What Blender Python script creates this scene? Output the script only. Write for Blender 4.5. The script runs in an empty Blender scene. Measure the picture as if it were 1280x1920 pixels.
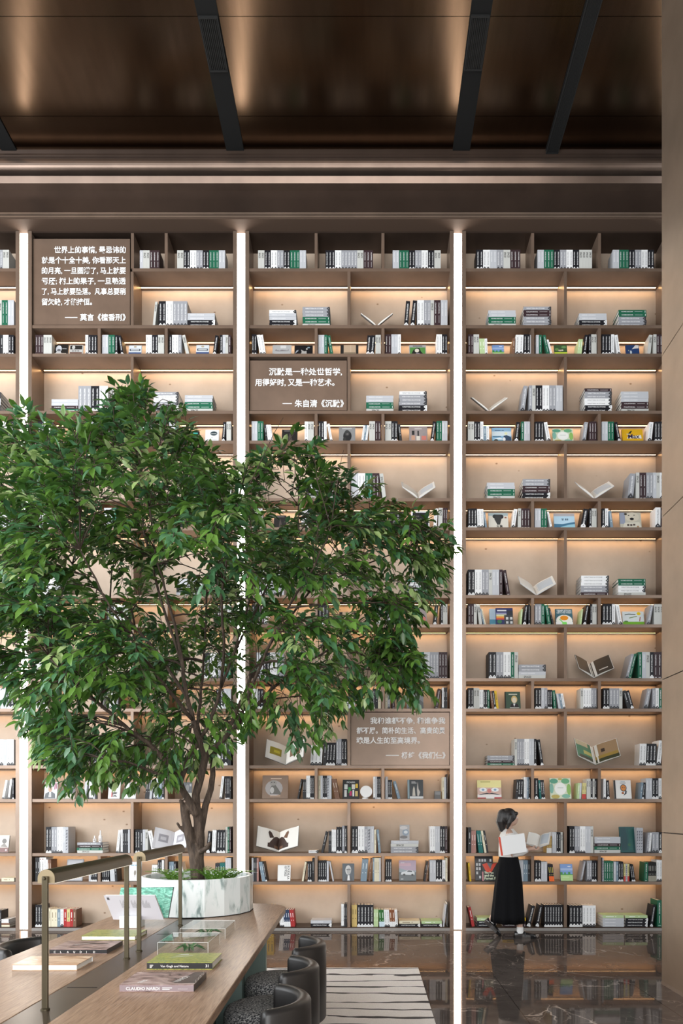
import bpy, bmesh, math, random
from mathutils import Vector, Matrix, noise as mnoise
R = random.Random(11)
PI = math.pi
SC = bpy.context.scene
COL = SC.collection

# ------------------------------------------------------------------ camera, world, lights, exposure
FPX, CX, CY, EYE = 1351.0, 690.0, 1515.0, 1.6          # focal length in px, vanishing point, eye height
cam = bpy.data.cameras.new('camera'); camo = bpy.data.objects.new('camera', cam); COL.objects.link(camo)
camo.location = (0, 0, EYE); camo.rotation_euler = (PI/2, 0, 0)
cam.sensor_fit = 'VERTICAL'; cam.sensor_height = 36.0; cam.lens = 36.0*FPX/1920
cam.shift_x = -(CX-640)/1920; cam.shift_y = (CY-960)/1920
cam.clip_start = .05; cam.clip_end = 100
SC.camera = camo
SC.view_settings.view_transform = 'Standard'; SC.view_settings.look = 'None'
SC.view_settings.gamma = 1; SC.view_settings.exposure = 0.14; SC.view_settings.use_curve_mapping = False
SC.cycles.max_bounces = 7; SC.cycles.diffuse_bounces = 3; SC.cycles.glossy_bounces = 4
SC.cycles.transparent_max_bounces = 12; SC.cycles.caustics_reflective = False; SC.cycles.caustics_refractive = False
SC.cycles.sample_clamp_indirect = 6.0
SC.cycles.use_denoising = True

world = bpy.data.worlds.new('world'); SC.world = world; world.use_nodes = True
wb = world.node_tree.nodes['Background']
wb.inputs[0].default_value = (.93, .97, 1.0, 1); wb.inputs[1].default_value = 1.55
LED_STRENGTH, COLUMN_STRENGTH = 12.5, 14.0

def area(name, loc, rot, sx, sy, power, col):
    l = bpy.data.lights.new(name, 'AREA'); l.shape = 'RECTANGLE'; l.size = sx; l.size_y = sy; l.energy = power; l.color = col
    o = bpy.data.objects.new(name, l); COL.objects.link(o); o.location = loc; o.rotation_euler = rot
    return o
# added fill lights: daylight assumed behind and left of the viewer, no window built
area('assumed_daylight_left', (-7.5, 2.0, 4.6), (PI/2, 0, -PI/2+.35), 9, 7, 1000, (.95, .98, 1))
area('assumed_daylight_behind', (1.5, -5.5, 4.6), (PI/2, 0, 0), 11, 7, 1150, (1, .98, .96))

# ------------------------------------------------------------------ helpers
def tag(o, label=None, cat=None, group=None, kind=None):
    if label: o['label'] = label
    if cat: o['category'] = cat
    if group: o['group'] = group
    if kind: o['kind'] = kind
    return o

def empty(name, loc, label=None, cat=None, group=None, rz=0):
    o = bpy.data.objects.new(name, None); COL.objects.link(o); o.location = loc; o.rotation_euler = (0, 0, rz)
    o.empty_display_size = .05
    return tag(o, label, cat, group)

_m = {}
def pm(color, rough=.5, metal=0.0, spec=.5, name=None):
    color = tuple(round(c, 3) for c in color)
    key = (color, rough, metal, spec)
    if key in _m: return _m[key]
    m = bpy.data.materials.new(name or 'paint_%d' % len(_m)); m.use_nodes = True
    b = m.node_tree.nodes['Principled BSDF']
    b.inputs['Base Color'].default_value = (*color, 1); b.inputs['Roughness'].default_value = rough
    b.inputs['Metallic'].default_value = metal; b.inputs['Specular IOR Level'].default_value = spec
    _m[key] = m
    return m

def emis(name, color, strength):
    m = bpy.data.materials.new(name); m.use_nodes = True
    b = m.node_tree.nodes['Principled BSDF']
    b.inputs['Base Color'].default_value = (.8, .8, .8, 1)
    b.inputs['Emission Color'].default_value = (*color, 1); b.inputs['Emission Strength'].default_value = strength
    return m

class NT:
    """small node-tree helper for procedural materials"""
    def __init__(s, name):
        s.m = bpy.data.materials.new(name); s.m.use_nodes = True
        s.t = s.m.node_tree; s.b = s.t.nodes['Principled BSDF']
    def n(s, kind, **kw):
        x = s.t.nodes.new(kind)
        for k, v in kw.items():
            if k in x.inputs: x.inputs[k].default_value = v
            else: setattr(x, k, v)
        return x
    def l(s, a, b): s.t.links.new(a, b)
    def coords(s, scale=(1, 1, 1), rot=(0, 0, 0)):
        g = s.n('ShaderNodeNewGeometry'); mp = s.n('ShaderNodeMapping')
        mp.inputs['Scale'].default_value = scale; mp.inputs['Rotation'].default_value = rot
        s.l(g.outputs['Position'], mp.inputs['Vector']); return mp.outputs['Vector']
    def noise(s, vec, scale, detail=4, rough=.55, dist=0):
        x = s.n('ShaderNodeTexNoise'); x.inputs['Scale'].default_value = scale; x.inputs['Detail'].default_value = detail
        x.inputs['Roughness'].default_value = rough; x.inputs['Distortion'].default_value = dist
        s.l(vec, x.inputs['Vector']); return x.outputs['Fac']
    def ramp(s, fac, stops):
        x = s.n('ShaderNodeValToRGB'); e = x.color_ramp.elements
        while len(e) < len(stops): e.new(.5)
        for i, (p, c) in enumerate(stops):
            e[i].position = p; e[i].color = (*c, 1) if len(c) == 3 else c
        s.l(fac, x.inputs['Fac']); return x.outputs['Color']
    def mix(s, fac, a, b, mode='MIX'):
        x = s.n('ShaderNodeMix', data_type='RGBA', blend_type=mode)
        for sock, v in ((x.inputs[0], fac), (x.inputs[6], a), (x.inputs[7], b)):
            if hasattr(v, 'links'): s.l(v, sock)
            elif isinstance(v, (int, float)): sock.default_value = v
            else: sock.default_value = (*v, 1)
        return x.outputs[2]
    def bump(s, h, strength, dist=.01):
        x = s.n('ShaderNodeBump'); x.inputs['Strength'].default_value = strength; x.inputs['Distance'].default_value = dist
        s.l(h, x.inputs['Height']); s.l(x.outputs['Normal'], s.b.inputs['Normal'])
    def set(s, col=None, rough=None, metal=None, spec=None):
        for k, v in (('Base Color', col), ('Roughness', rough), ('Metallic', metal), ('Specular IOR Level', spec)):
            if v is None: continue
            if hasattr(v, 'links'): s.l(v, s.b.inputs[k])
            elif isinstance(v, (int, float)): s.b.inputs[k].default_value = v
            else: s.b.inputs[k].default_value = (*v, 1)
        return s.m

class MB:
    """collects verts / faces / material indices; build() links them as one mesh object"""
    def __init__(s): s.v, s.f, s.mi, s.mats = [], [], [], []
    def mid(s, m):
        for i, x in enumerate(s.mats):
            if x is m: return i
        s.mats.append(m); return len(s.mats)-1
    def add(s, vs, fs, m, M=None):
        b = len(s.v); k = s.mid(m)
        s.v += [tuple(M @ Vector(p)) for p in vs] if M is not None else [tuple(p) for p in vs]
        for f in fs: s.f.append(tuple(i+b for i in f)); s.mi.append(k)
    def box(s, x0, x1, y0, y1, z0, z1, m, M=None):
        v = [(x0,y0,z0),(x1,y0,z0),(x1,y1,z0),(x0,y1,z0),(x0,y0,z1),(x1,y0,z1),(x1,y1,z1),(x0,y1,z1)]
        s.add(v, [(0,3,2,1),(4,5,6,7),(0,1,5,4),(1,2,6,5),(2,3,7,6),(3,0,4,7)], m, M)
    def poly(s, pts, m, M=None): s.add(pts, [tuple(range(len(pts)))], m, M)
    def prism(s, pts2, axis, a, b, m, M=None):
        """closed 2-D outline (counter-clockwise) extruded along an axis between a and b"""
        n = len(pts2)
        def P(p, t): return {'x': (t, p[0], p[1]), 'y': (p[0], t, p[1]), 'z': (p[0], p[1], t)}[axis]
        v = [P(p, a) for p in pts2]+[P(p, b) for p in pts2]
        s.add(v, [tuple(range(n))[::-1], tuple(range(n, 2*n))]+[(i, (i+1) % n, n+(i+1) % n, n+i) for i in range(n)], m, M)
    def lathe(s, prof, m, n=24, M=None, cap=True):
        v, f = [], []
        for r, z in prof:
            for k in range(n):
                a = 2*PI*k/n; v.append((r*math.cos(a), r*math.sin(a), z))
        for i in range(len(prof)-1):
            for k in range(n): f.append((i*n+k, i*n+(k+1) % n, (i+1)*n+(k+1) % n, (i+1)*n+k))
        if cap: f.append(tuple(range(n))[::-1]); f.append(tuple(range((len(prof)-1)*n, len(prof)*n)))
        s.add(v, f, m, M)
    def tube(s, pts, rads, m, n=8, cap=True, rnd=False):
        """tapered tube along points; rnd closes the ends with domes"""
        pts = [Vector(p) for p in pts]; rads = list(rads)
        if rnd:
            d0 = (pts[0]-pts[1]).normalized(); d1 = (pts[-1]-pts[-2]).normalized(); r0, r1 = rads[0], rads[-1]
            hd = [(math.sin(a), math.cos(a)) for a in (PI*.46, PI*.33, PI*.17)]
            pts = [pts[0]+d0*r0*sn for sn, c in hd]+pts+[pts[-1]+d1*r1*sn for sn, c in hd[::-1]]
            rads = [r0*c for sn, c in hd]+rads+[r1*c for sn, c in hd[::-1]]
        v, f = [], []; up = None
        for i, p in enumerate(pts):
            d = (pts[min(i+1, len(pts)-1)]-pts[max(i-1, 0)])
            d = d.normalized() if d.length > 1e-9 else Vector((0, 0, 1))
            if up is None: up = Vector((0, 0, 1)) if abs(d.z) < .9 else Vector((1, 0, 0))
            u = (up-d*up.dot(d)).normalized(); w = d.cross(u); up = u
            for k in range(n):
                a = 2*PI*k/n; v.append(tuple(p+(u*math.cos(a)+w*math.sin(a))*rads[i]))
        for i in range(len(pts)-1):
            for k in range(n): f.append((i*n+k, i*n+(k+1) % n, (i+1)*n+(k+1) % n, (i+1)*n+k))
        if cap: f.append(tuple(range(n))[::-1]); f.append(tuple(range((len(pts)-1)*n, len(pts)*n)))
        s.add(v, f, m)
    def ball(s, c, r, m, n=14, M=None, sq=(1, 1, 1)):
        v, f = [], []; k2 = n//2
        for i in range(k2+1):
            t = PI*i/k2
            for k in range(n):
                a = 2*PI*k/n
                v.append((c[0]+r*sq[0]*math.sin(t)*math.cos(a), c[1]+r*sq[1]*math.sin(t)*math.sin(a), c[2]-r*sq[2]*math.cos(t)))
        for i in range(k2):
            for k in range(n): f.append((i*n+k, i*n+(k+1) % n, (i+1)*n+(k+1) % n, (i+1)*n+k))
        s.add(v, f, m, M)
    def loft(s, rings, m, cap=True, M=None):
        n = len(rings[0]); v = [p for r in rings for p in r]; f = []
        for i in range(len(rings)-1):
            for k in range(n): f.append((i*n+k, i*n+(k+1) % n, (i+1)*n+(k+1) % n, (i+1)*n+k))
        if cap: f.append(tuple(range(n))[::-1]); f.append(tuple(range((len(rings)-1)*n, len(rings)*n)))
        s.add(v, f, m, M)
    def text(s, body, m, ux, uy, org, size=None, width=None, bold=0.0, align='L', M=None):
        """writing as flat glyph meshes: ux, uy the reading and the up direction, org the base line's start / middle / end"""
        vs, fs, w, ym = glyphs(body, bold)
        k = size if size else 1.0
        kx = k if width is None else width/max(w, 1e-6)
        if size is None: k = kx
        off = {'L': 0, 'C': -.5, 'R': -1}[align]*w*kx
        ux, uy, org = Vector(ux), Vector(uy), Vector(org)
        s.add([org+ux*(p[0]*kx+off)+uy*(p[1]*k) for p in vs], fs, m, M)
    def build(s, name, parent=None, smooth=False, bevel=0, loc=None):
        me = bpy.data.meshes.new(name)
        me.from_pydata(s.v, [], s.f)
        for m in s.mats: me.materials.append(m)
        if len(s.mats) > 1: me.polygons.foreach_set('material_index', s.mi)
        if smooth: me.polygons.foreach_set('use_smooth', [True]*len(me.polygons))
        me.update()
        o = bpy.data.objects.new(name, me); COL.objects.link(o)
        if parent is not None: o.parent = parent
        if loc: o.location = loc
        if bevel:
            b = o.modifiers.new('bevel', 'BEVEL'); b.width = bevel; b.segments = 2; b.limit_method = 'ANGLE'
        return o

_gl = {}
def glyphs(body, bold=0.0):
    key = (body, bold)
    if key not in _gl:
        cu = bpy.data.curves.new('writing', 'FONT'); cu.body = body; cu.size = 1; cu.offset = bold
        cu.resolution_u = 2; cu.fill_mode = 'FRONT'
        o = bpy.data.objects.new('writing', cu); COL.objects.link(o)
        bpy.context.view_layer.update()
        me = bpy.data.meshes.new_from_object(o.evaluated_get(bpy.context.evaluated_depsgraph_get()))
        v = [tuple(p.co) for p in me.vertices]; f = [tuple(p.vertices) for p in me.polygons]
        bpy.data.objects.remove(o); bpy.data.curves.remove(cu); bpy.data.meshes.remove(me)
        x0 = min(p[0] for p in v); x1 = max(p[0] for p in v)
        v = [(p[0]-x0, p[1], 0) for p in v]
        _gl[key] = (v, f, x1-x0, max(p[1] for p in v))
    return _gl[key]

def px(x, y, D): return Vector(((x-CX)*D/FPX, D, EYE+(CY-y)*D/FPX))
DF = 9.40                      # distance of the shelf fronts
PF = FPX/DF                    # px per metre there
def X(x): return (x-CX)/PF
def Z(y): return EYE+(CY-y)/PF

# ------------------------------------------------------------------ materials
def mk_bronze(name, col, rough, metal):
    t = NT(name); v = t.coords((1, 1, 1)); f = t.noise(v, 2.2, 3, .6)
    a = tuple(c*.86 for c in col); b = tuple(min(1, c*1.12) for c in col)
    return t.set(t.ramp(f, [(.3, a), (.7, b)]), rough, metal)
BRONZE = mk_bronze('bronze_paint', (.225, .158, .118), .36, .45)
BRONZE_EDGE = mk_bronze('bronze_edge', (.235, .172, .132), .34, .5)
BRONZE_LIT = mk_bronze('bronze_lit', (.20, .145, .115), .33, .8)  # paler than the fascia: daylight caught by the cornice bands, put into the colour
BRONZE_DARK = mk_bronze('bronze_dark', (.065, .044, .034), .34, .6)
PILLAR = mk_bronze('pillar_metal', (.27, .205, .152), .38, .75)
LAMP = mk_bronze('lamp_bronze', (.098, .082, .052), .36, .8)
STRIP = mk_bronze('dark_inlay', (.075, .055, .042), .30, .6)
BLACK = pm((.010, .010, .010), .8, 0, .12)
GRILLE = pm((.016, .016, .016), .7, 0, .2)

t = NT('brushed_ceiling'); v = t.coords((6, .5, 1)); f = t.noise(v, 3, 4, .6)
CEIL = t.set(t.ramp(f, [(.3, (.080, .052, .033)), (.7, (.095, .062, .040))]), .21, 1.0)

t = NT('backboard'); v = t.coords((1, 1, 1)); f1 = t.noise(v, 2.0, 4, .6)
base = t.ramp(f1, [(.3, (.465, .36, .275)), (.7, (.57, .45, .35))])
vo = t.n('ShaderNodeTexVoronoi'); vo.inputs['Scale'].default_value = 3.6; vo.inputs['Randomness'].default_value = 1
mpv = t.coords((1, 1, 1.5)); t.l(mpv, vo.inputs['Vector'])
spots = t.ramp(vo.outputs['Distance'], [(.035, (1, 1, 1)), (.075, (0, 0, 0))])
spm = t.mix(spots, base, (.24, .15, .09)); BACK = t.set(spm, .6)

t = NT('oak'); v = t.coords((38, 1.6, 38)); f = t.noise(v, 4.0, 5, .65, .3); v2 = t.coords((7, .6, 7)); f2 = t.noise(v2, 1.5, 3)
c1 = t.ramp(f, [(.36, (.16, .090, .054)), (.5, (.29, .180, .115)), (.66, (.39, .258, .172))])
OAK = t.set(t.mix(t.ramp(f2, [(.35, (0, 0, 0)), (.7, (.35, .35, .35))]), c1, (.26, .155, .095)), .34); t.bump(f, .12, .002)

t = NT('white_marble'); v = t.coords((7, 7, 2.0), (0, .75, .2)); f1 = t.noise(v, 2.6, 5, .62, .5); gate = t.noise(t.coords((1.6, 1.6, 1.6)), 1.6, 2)
cm = t.ramp(f1, [(.32, (.20, .27, .26)), (.42, (.58, .66, .64)), (.5, (.76, .80, .79))])
MARBLE = t.set(t.mix(t.ramp(gate, [(.36, (.15, .15, .15)), (.52, (1, 1, 1))]), (.77, .81, .80), cm), .22)

def mk_floor():
    t = NT('dark_marble')
    v = t.coords(); wn = t.n('ShaderNodeTexNoise'); wn.inputs['Scale'].default_value = 1.3; wn.inputs['Detail'].default_value = 6; t.l(v, wn.inputs['Vector'])
    add = t.n('ShaderNodeVectorMath', operation='MULTIPLY_ADD'); t.l(wn.outputs['Color'], add.inputs[0]); add.inputs[1].default_value = (1.5, 1.5, 0); t.l(v, add.inputs[2])
    vo = t.n('ShaderNodeTexVoronoi', feature='DISTANCE_TO_EDGE'); vo.inputs['Scale'].default_value = .95; t.l(add.outputs[0], vo.inputs['Vector'])
    vo2 = t.n('ShaderNodeTexVoronoi', feature='DISTANCE_TO_EDGE'); vo2.inputs['Scale'].default_value = 3.1; t.l(add.outputs[0], vo2.inputs['Vector'])
    gate = t.noise(v, 2.3, 3); g2 = t.ramp(gate, [(.46, (0, 0, 0)), (.62, (1, 1, 1))])
    l1 = t.ramp(vo.outputs['Distance'], [(.002, (1, 1, 1)), (.011, (0, 0, 0))])
    l2 = t.ramp(vo2.outputs['Distance'], [(.004, (.5, .5, .5)), (.014, (0, 0, 0))])
    lines = t.mix(1.0, t.mix(1.0, l1, l2, 'ADD'), g2, 'MULTIPLY')
    base = t.ramp(t.noise(v, 1.7, 6, .65), [(.3, (.058, .049, .045)), (.7, (.125, .108, .099))])
    c = t.mix(lines, base, (.50, .43, .38))
    bk = t.n('ShaderNodeTexBrick'); bk.offset = 0; bk.inputs['Scale'].default_value = 1; bk.inputs['Mortar Size'].default_value = .0028
    bk.inputs['Brick Width'].default_value = 1.2; bk.inputs['Row Height'].default_value = 1.2
    bk.inputs['Color1'].default_value = (0, 0, 0, 1); bk.inputs['Color2'].default_value = (0, 0, 0, 1); bk.inputs['Mortar'].default_value = (1, 1, 1, 1)
    t.l(t.coords((1, 1, 1)), bk.inputs['Vector'])
    c = t.mix(bk.outputs['Color'], c, (.03, .025, .022))
    t.b.inputs['Specular IOR Level'].default_value = 0; t.set(c, .6, 0, 0)
    gl = t.n('ShaderNodeBsdfGlossy'); gl.inputs['Roughness'].default_value = .035; gl.inputs['Color'].default_value = (.62, .53, .47, 1)
    fr = t.n('ShaderNodeFresnel'); fr.inputs[0].default_value = 1.5; ms = t.n('ShaderNodeMixShader')
    t.l(fr.outputs[0], ms.inputs[0]); t.l(t.b.outputs[0], ms.inputs[1]); t.l(gl.outputs[0], ms.inputs[2]); t.l(ms.outputs[0], t.t.nodes['Material Output'].inputs['Surface'])
    return t.m
FLOOR = mk_floor()

def mk_rug():
    t = NT('striped_rug'); v = t.coords((.35, 1, 1))
    nz = t.noise(v, 1.6, 4, .6)
    sep = t.n('ShaderNodeSeparateXYZ'); t.l(t.coords(), sep.inputs[0])
    ma = t.n('ShaderNodeMath', operation='MULTIPLY_ADD'); t.l(nz, ma.inputs[0]); ma.inputs[1].default_value = .42; t.l(sep.outputs['Y'], ma.inputs[2])
    mo = t.n('ShaderNodeMath', operation='PINGPONG'); t.l(ma.outputs[0], mo.inputs[0]); mo.inputs[1].default_value = .118
    wid = t.noise(t.coords((1.1, 6, 1)), 1.3, 3, .6)
    th = t.n('ShaderNodeMath', operation='MULTIPLY_ADD'); t.l(wid, th.inputs[0]); th.inputs[1].default_value = .075; th.inputs[2].default_value = -.021
    lt = t.n('ShaderNodeMath', operation='LESS_THAN'); t.l(mo.outputs[0], lt.inputs[0]); t.l(th.outputs[0], lt.inputs[1])
    fz = t.noise(t.coords((1, 1, 1)), 90, 2)
    base = t.ramp(fz, [(.3, (.76, .71, .68)), (.7, (.86, .82, .79))])
    m = t.set(t.mix(lt.outputs[0], base, (.06, .055, .055)), .95); t.bump(fz, .4, .004); return m
RUG = mk_rug()

def mk_tweed():
    t = NT('tweed'); g = t.n('ShaderNodeTexCoord'); 
    n1 = t.n('ShaderNodeTexNoise'); n1.inputs['Scale'].default_value = 95; n1.inputs['Detail'].default_value = 3
    mp = t.n('ShaderNodeMapping'); mp.inputs['Scale'].default_value = (1, 2.6, 1.6); t.l(g.outputs['Object'], mp.inputs['Vector']); t.l(mp.outputs['Vector'], n1.inputs['Vector'])
    c = t.ramp(n1.outputs['Fac'], [(.40, (.022, .024, .028)), (.50, (.13, .135, .145)), (.60, (.62, .61, .59))])
    m = t.set(c, .95); t.bump(n1.outputs['Fac'], .5, .004); return m
TWEED = mk_tweed()
t = NT('leather'); nz = t.noise(t.coords(), 140, 2); LEATHER = t.set((.014, .013, .013), .42); t.bump(nz, .08, .002)
t = NT('bark'); v = t.coords((9, 9, 2.2)); f = t.noise(v, 4.5, 5, .65, .4)
BARK = t.set(t.ramp(f, [(.3, (.024, .015, .010)), (.55, (.070, .047, .033)), (.75, (.15, .11, .08))]), .85); t.bump(f, .9, .02)
TWIG = pm((.045, .026, .018), .8)
STONE = pm((.27, .25, .235), .25)
SOIL = pm((.05, .035, .025), .95)
GREEN_BASE = pm((.045, .085, .072), .4); GREEN_PALE = pm((.23, .31, .285), .4); BLUE_PALE = pm((.42, .52, .55), .45)
WHITE = pm((.80, .80, .80), .55); PAPER = pm((.78, .75, .70), .8); SIGN_WHITE = pm((.86, .85, .84), .5)
LED = emis('led_warm', (1.0, .60, .27), LED_STRENGTH)
COLUMN = emis('column_light', (1.0, .93, .84), COLUMN_STRENGTH)
LAMP_GLOW = emis('lamp_glow', (1.0, .9, .75), .9)

def leafmat(name, a, b, tr=.25):
    t = NT(name); g = t.n('ShaderNodeObjectInfo'); f = t.noise(t.coords(), 9, 2)
    c = t.ramp(f, [(.3, a), (.7, b)]); t.set(c, .34)
    t.b.inputs['Specular IOR Level'].default_value = .55
    tl = t.n('ShaderNodeBsdfTranslucent'); t.l(c, tl.inputs['Color'])
    ms = t.n('ShaderNodeMixShader'); ms.inputs[0].default_value = tr
    t.l(t.b.outputs[0], ms.inputs[1]); t.l(tl.outputs[0], ms.inputs[2])
    t.l(ms.outputs[0], t.t.nodes['Material Output'].inputs['Surface']); return t.m
LEAF = [leafmat('leaf_deep', (.034, .092, .018), (.058, .135, .026)), leafmat('leaf_mid', (.082, .180, .026), (.125, .245, .045)),
        leafmat('leaf_blue', (.052, .145, .062), (.095, .22, .10)), leafmat('leaf_pale', (.24, .36, .10), (.42, .52, .25))]
FERN = leafmat('fern_leaf', (.10, .24, .03), (.20, .38, .07))

def mk_acrylic():
    m = bpy.data.materials.new('clear_acrylic'); m.use_nodes = True; t = m.node_tree; t.nodes.remove(t.nodes['Principled BSDF'])
    tr = t.nodes.new('ShaderNodeBsdfTransparent'); tr.inputs[0].default_value = (.97, .98, .975, 1)
    gl = t.nodes.new('ShaderNodeBsdfGlossy'); gl.inputs['Roughness'].default_value = .02
    fr = t.nodes.new('ShaderNodeFresnel'); fr.inputs[0].default_value = 1.45; ge = t.nodes.new('ShaderNodeNewGeometry'); iv = t.nodes.new('ShaderNodeMath'); iv.operation = 'SUBTRACT'; iv.inputs[0].default_value = 1; iv.use_clamp = True; mu = t.nodes.new('ShaderNodeMath'); mu.operation = 'MULTIPLY'
    t.links.new(ge.outputs['Backfacing'], iv.inputs[1]); t.links.new(iv.outputs[0], mu.inputs[0]); t.links.new(fr.outputs[0], mu.inputs[1])
    mx = t.nodes.new('ShaderNodeMixShader'); t.links.new(mu.outputs[0], mx.inputs[0]); t.links.new(tr.outputs[0], mx.inputs[1]); t.links.new(gl.outputs[0], mx.inputs[2])
    t.links.new(mx.outputs[0], t.nodes['Material Output'].inputs[0]); return m
ACRYLIC = mk_acrylic()
ACRYLIC_EDGE = pm((.80, .80, .78), .2)

# ------------------------------------------------------------------ the setting: floor, walls, ceiling, cornice
def struct(o): o['kind'] = 'structure'; return o
b = MB(); b.box(-9, 9, -7, 10.2, -.1, 0, FLOOR); struct(b.build('floor'))
b = MB(); b.box(-9, 9, 9.86, 10.1, 0, 10.6, BRONZE_DARK); struct(b.build('wall_back'))
CZ = 9.85
b = MB()
for y0, y1 in ((-7, 2.5), (2.504, 4.8), (4.804, 6.4), (6.404, 7.507), (7.513, 8.590), (8.596, 9.16)): b.box(-9, 9, y0, y1, CZ, CZ+.1, CEIL)
b.box(-9, 9, -7, 10.1, CZ+.1, CZ+.2, BLACK)
struct(b.build('ceiling'))
# right-hand pillar wall: five metal panels with open joints
PX = 2.668
b = MB(); zs = [0]+[EYE+(CY-y)*6.55/FPX for y in (1561, 1275, 970.4, 667.6)]+[CZ]
for i in range(5): b.box(PX, PX+1.6, -1, 6.55, zs[i]+(.03 if i == 0 else .004), zs[i+1]-.004, PILLAR)
b.box(PX+.012, PX+1.59, -1, 6.54, 0, CZ, BLACK)
b.box(PX-.004, PX+1.6, -1, 6.553, 0, .03, BRONZE_EDGE)
struct(b.build('wall_right'))
# cornice profile above the shelves (distance, height), run along the wall
def run(name, pts, m, x0=-7.5, x1=5.5, smooth=False):
    b = MB(); b.prism(pts, 'x', x0, x1, m); return struct(b.build(name, smooth=smooth))
def q(y, D): return (D, EYE+(CY-y)*D/FPX)
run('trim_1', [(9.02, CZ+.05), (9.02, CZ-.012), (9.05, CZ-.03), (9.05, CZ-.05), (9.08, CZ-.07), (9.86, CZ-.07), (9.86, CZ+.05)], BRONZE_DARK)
arc = [(9.07-.055*math.sin(a), 9.695-.075*math.cos(a)) for a in [PI*k/10 for k in range(11)]]
run('trim_2', [(9.86, 9.62), *arc, (9.86, 9.77)][::1], BRONZE_LIT, smooth=False)
run('trim_3', [q(330, 9.10), q(343.5, 9.13), (9.86, q(343.5, 9.13)[1]), (9.86, q(330, 9.10)[1])], BRONZE_LIT)
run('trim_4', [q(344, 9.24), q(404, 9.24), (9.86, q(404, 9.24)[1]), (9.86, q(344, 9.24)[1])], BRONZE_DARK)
z4 = q(404, 9.24)[1]
run('trim_5', [(9.19, z4-.002), (9.19, z4-.022), (9.215, z4-.026), (9.215, z4-.040), (9.19, z4-.044), (9.19, z4-.062), (9.86, z4-.062), (9.86, z4-.002)], BRONZE_EDGE)
SOF = z4-.064
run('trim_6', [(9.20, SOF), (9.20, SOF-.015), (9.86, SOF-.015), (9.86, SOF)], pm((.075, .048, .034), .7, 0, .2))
# ceiling slots with air grilles
def slot(x0, x1, grills, label):
    o = empty('ceiling_slot', ((x0+x1)/2, 9.1, CZ), label, 'ceiling slot', 'black slots across the ceiling')
    c = (x0+x1)/2; b = MB(); b.box(x0-c, x1-c, -6.5, -.02, -.016, 0, BLACK); b.build('slot_panel', o)
    for (a, e) in grills:
        g = MB(); a -= 9.1; e -= 9.1
        g.box(x0-c+.012, x1-c-.012, a, e, -.024, -.017, GRILLE)
        n = 9
        for k in range(n):
            xx = x0-c+.03+(x1-x0-.06)*k/(n-1); g.box(xx-.004, xx+.004, a+.02, e-.02, -.036, -.025, GRILLE)
        for s in (x0-c+.008, x1-c-.02): g.box(s, s+.012, a, e, -.038, -.025, GRILLE)
        for s in (a, e-.015): g.box(x0-c+.02, x1-c-.02, s, s+.015, -.038, -.025, GRILLE)
        g.build('air_grille', o)
gd = lambda y: FPX*(CZ-EYE)/(CY-y)
slot(-4.59, -4.40, [], 'black ceiling slot at the far left corner, only its end showing')
slot(-1.775, -1.555, [(gd(26), gd(129))], 'black ceiling slot with one short grille above the tree')
slot(1.058, 1.272, [(gd(24), gd(127))], 'black ceiling slot with one short grille, nearer the metal pillar wall')
slot(2.22, 2.39, [(4.5, 9.05)], 'black ceiling slot fully covered by a long grille, next to the pillar wall')

# ------------------------------------------------------------------ bookcase
BOARD = [434, 506, 612.5, 666, 773, 829, 937, 991.5, 1118.5, 1173.5, 1274.5, 1331.5, 1438, 1501, 1602.5, 1656, 1741.5]
BAYS = [(-346, 30), (60, 437), (467, 843), (873, 1249)]
TH = .040
ZT = [Z(y)+TH/2 for y in BOARD]           # tops of the boards
ZT[16] = .045
DB = 9.75                                  # back board
def cells(bay, row):
    x0, x1 = BAYS[bay]
    if row % 2:  d = [x0+(x1-x0)*k/3 for k in (1, 2)]
    else: d = [x0+(x1-x0)*.497]
    e = [x0]+d+[x1]; return list(zip(e[:-1], e[1:]))
SIGNS = {(1, 1): 0, (1, 2): 0, (2, 4): 0, (2, 12): 1}
bayname = ['outer-left bay', 'left bay', 'middle bay', 'right bay']
baylab = ['tall bronze bookcase at the left edge, mostly outside the view', 'tall bronze bookcase standing behind the tree trunk',
          'tall bronze bookcase between the trunk and the walking woman', 'tall bronze bookcase behind the walking woman, beside the metal pillar']
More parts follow.
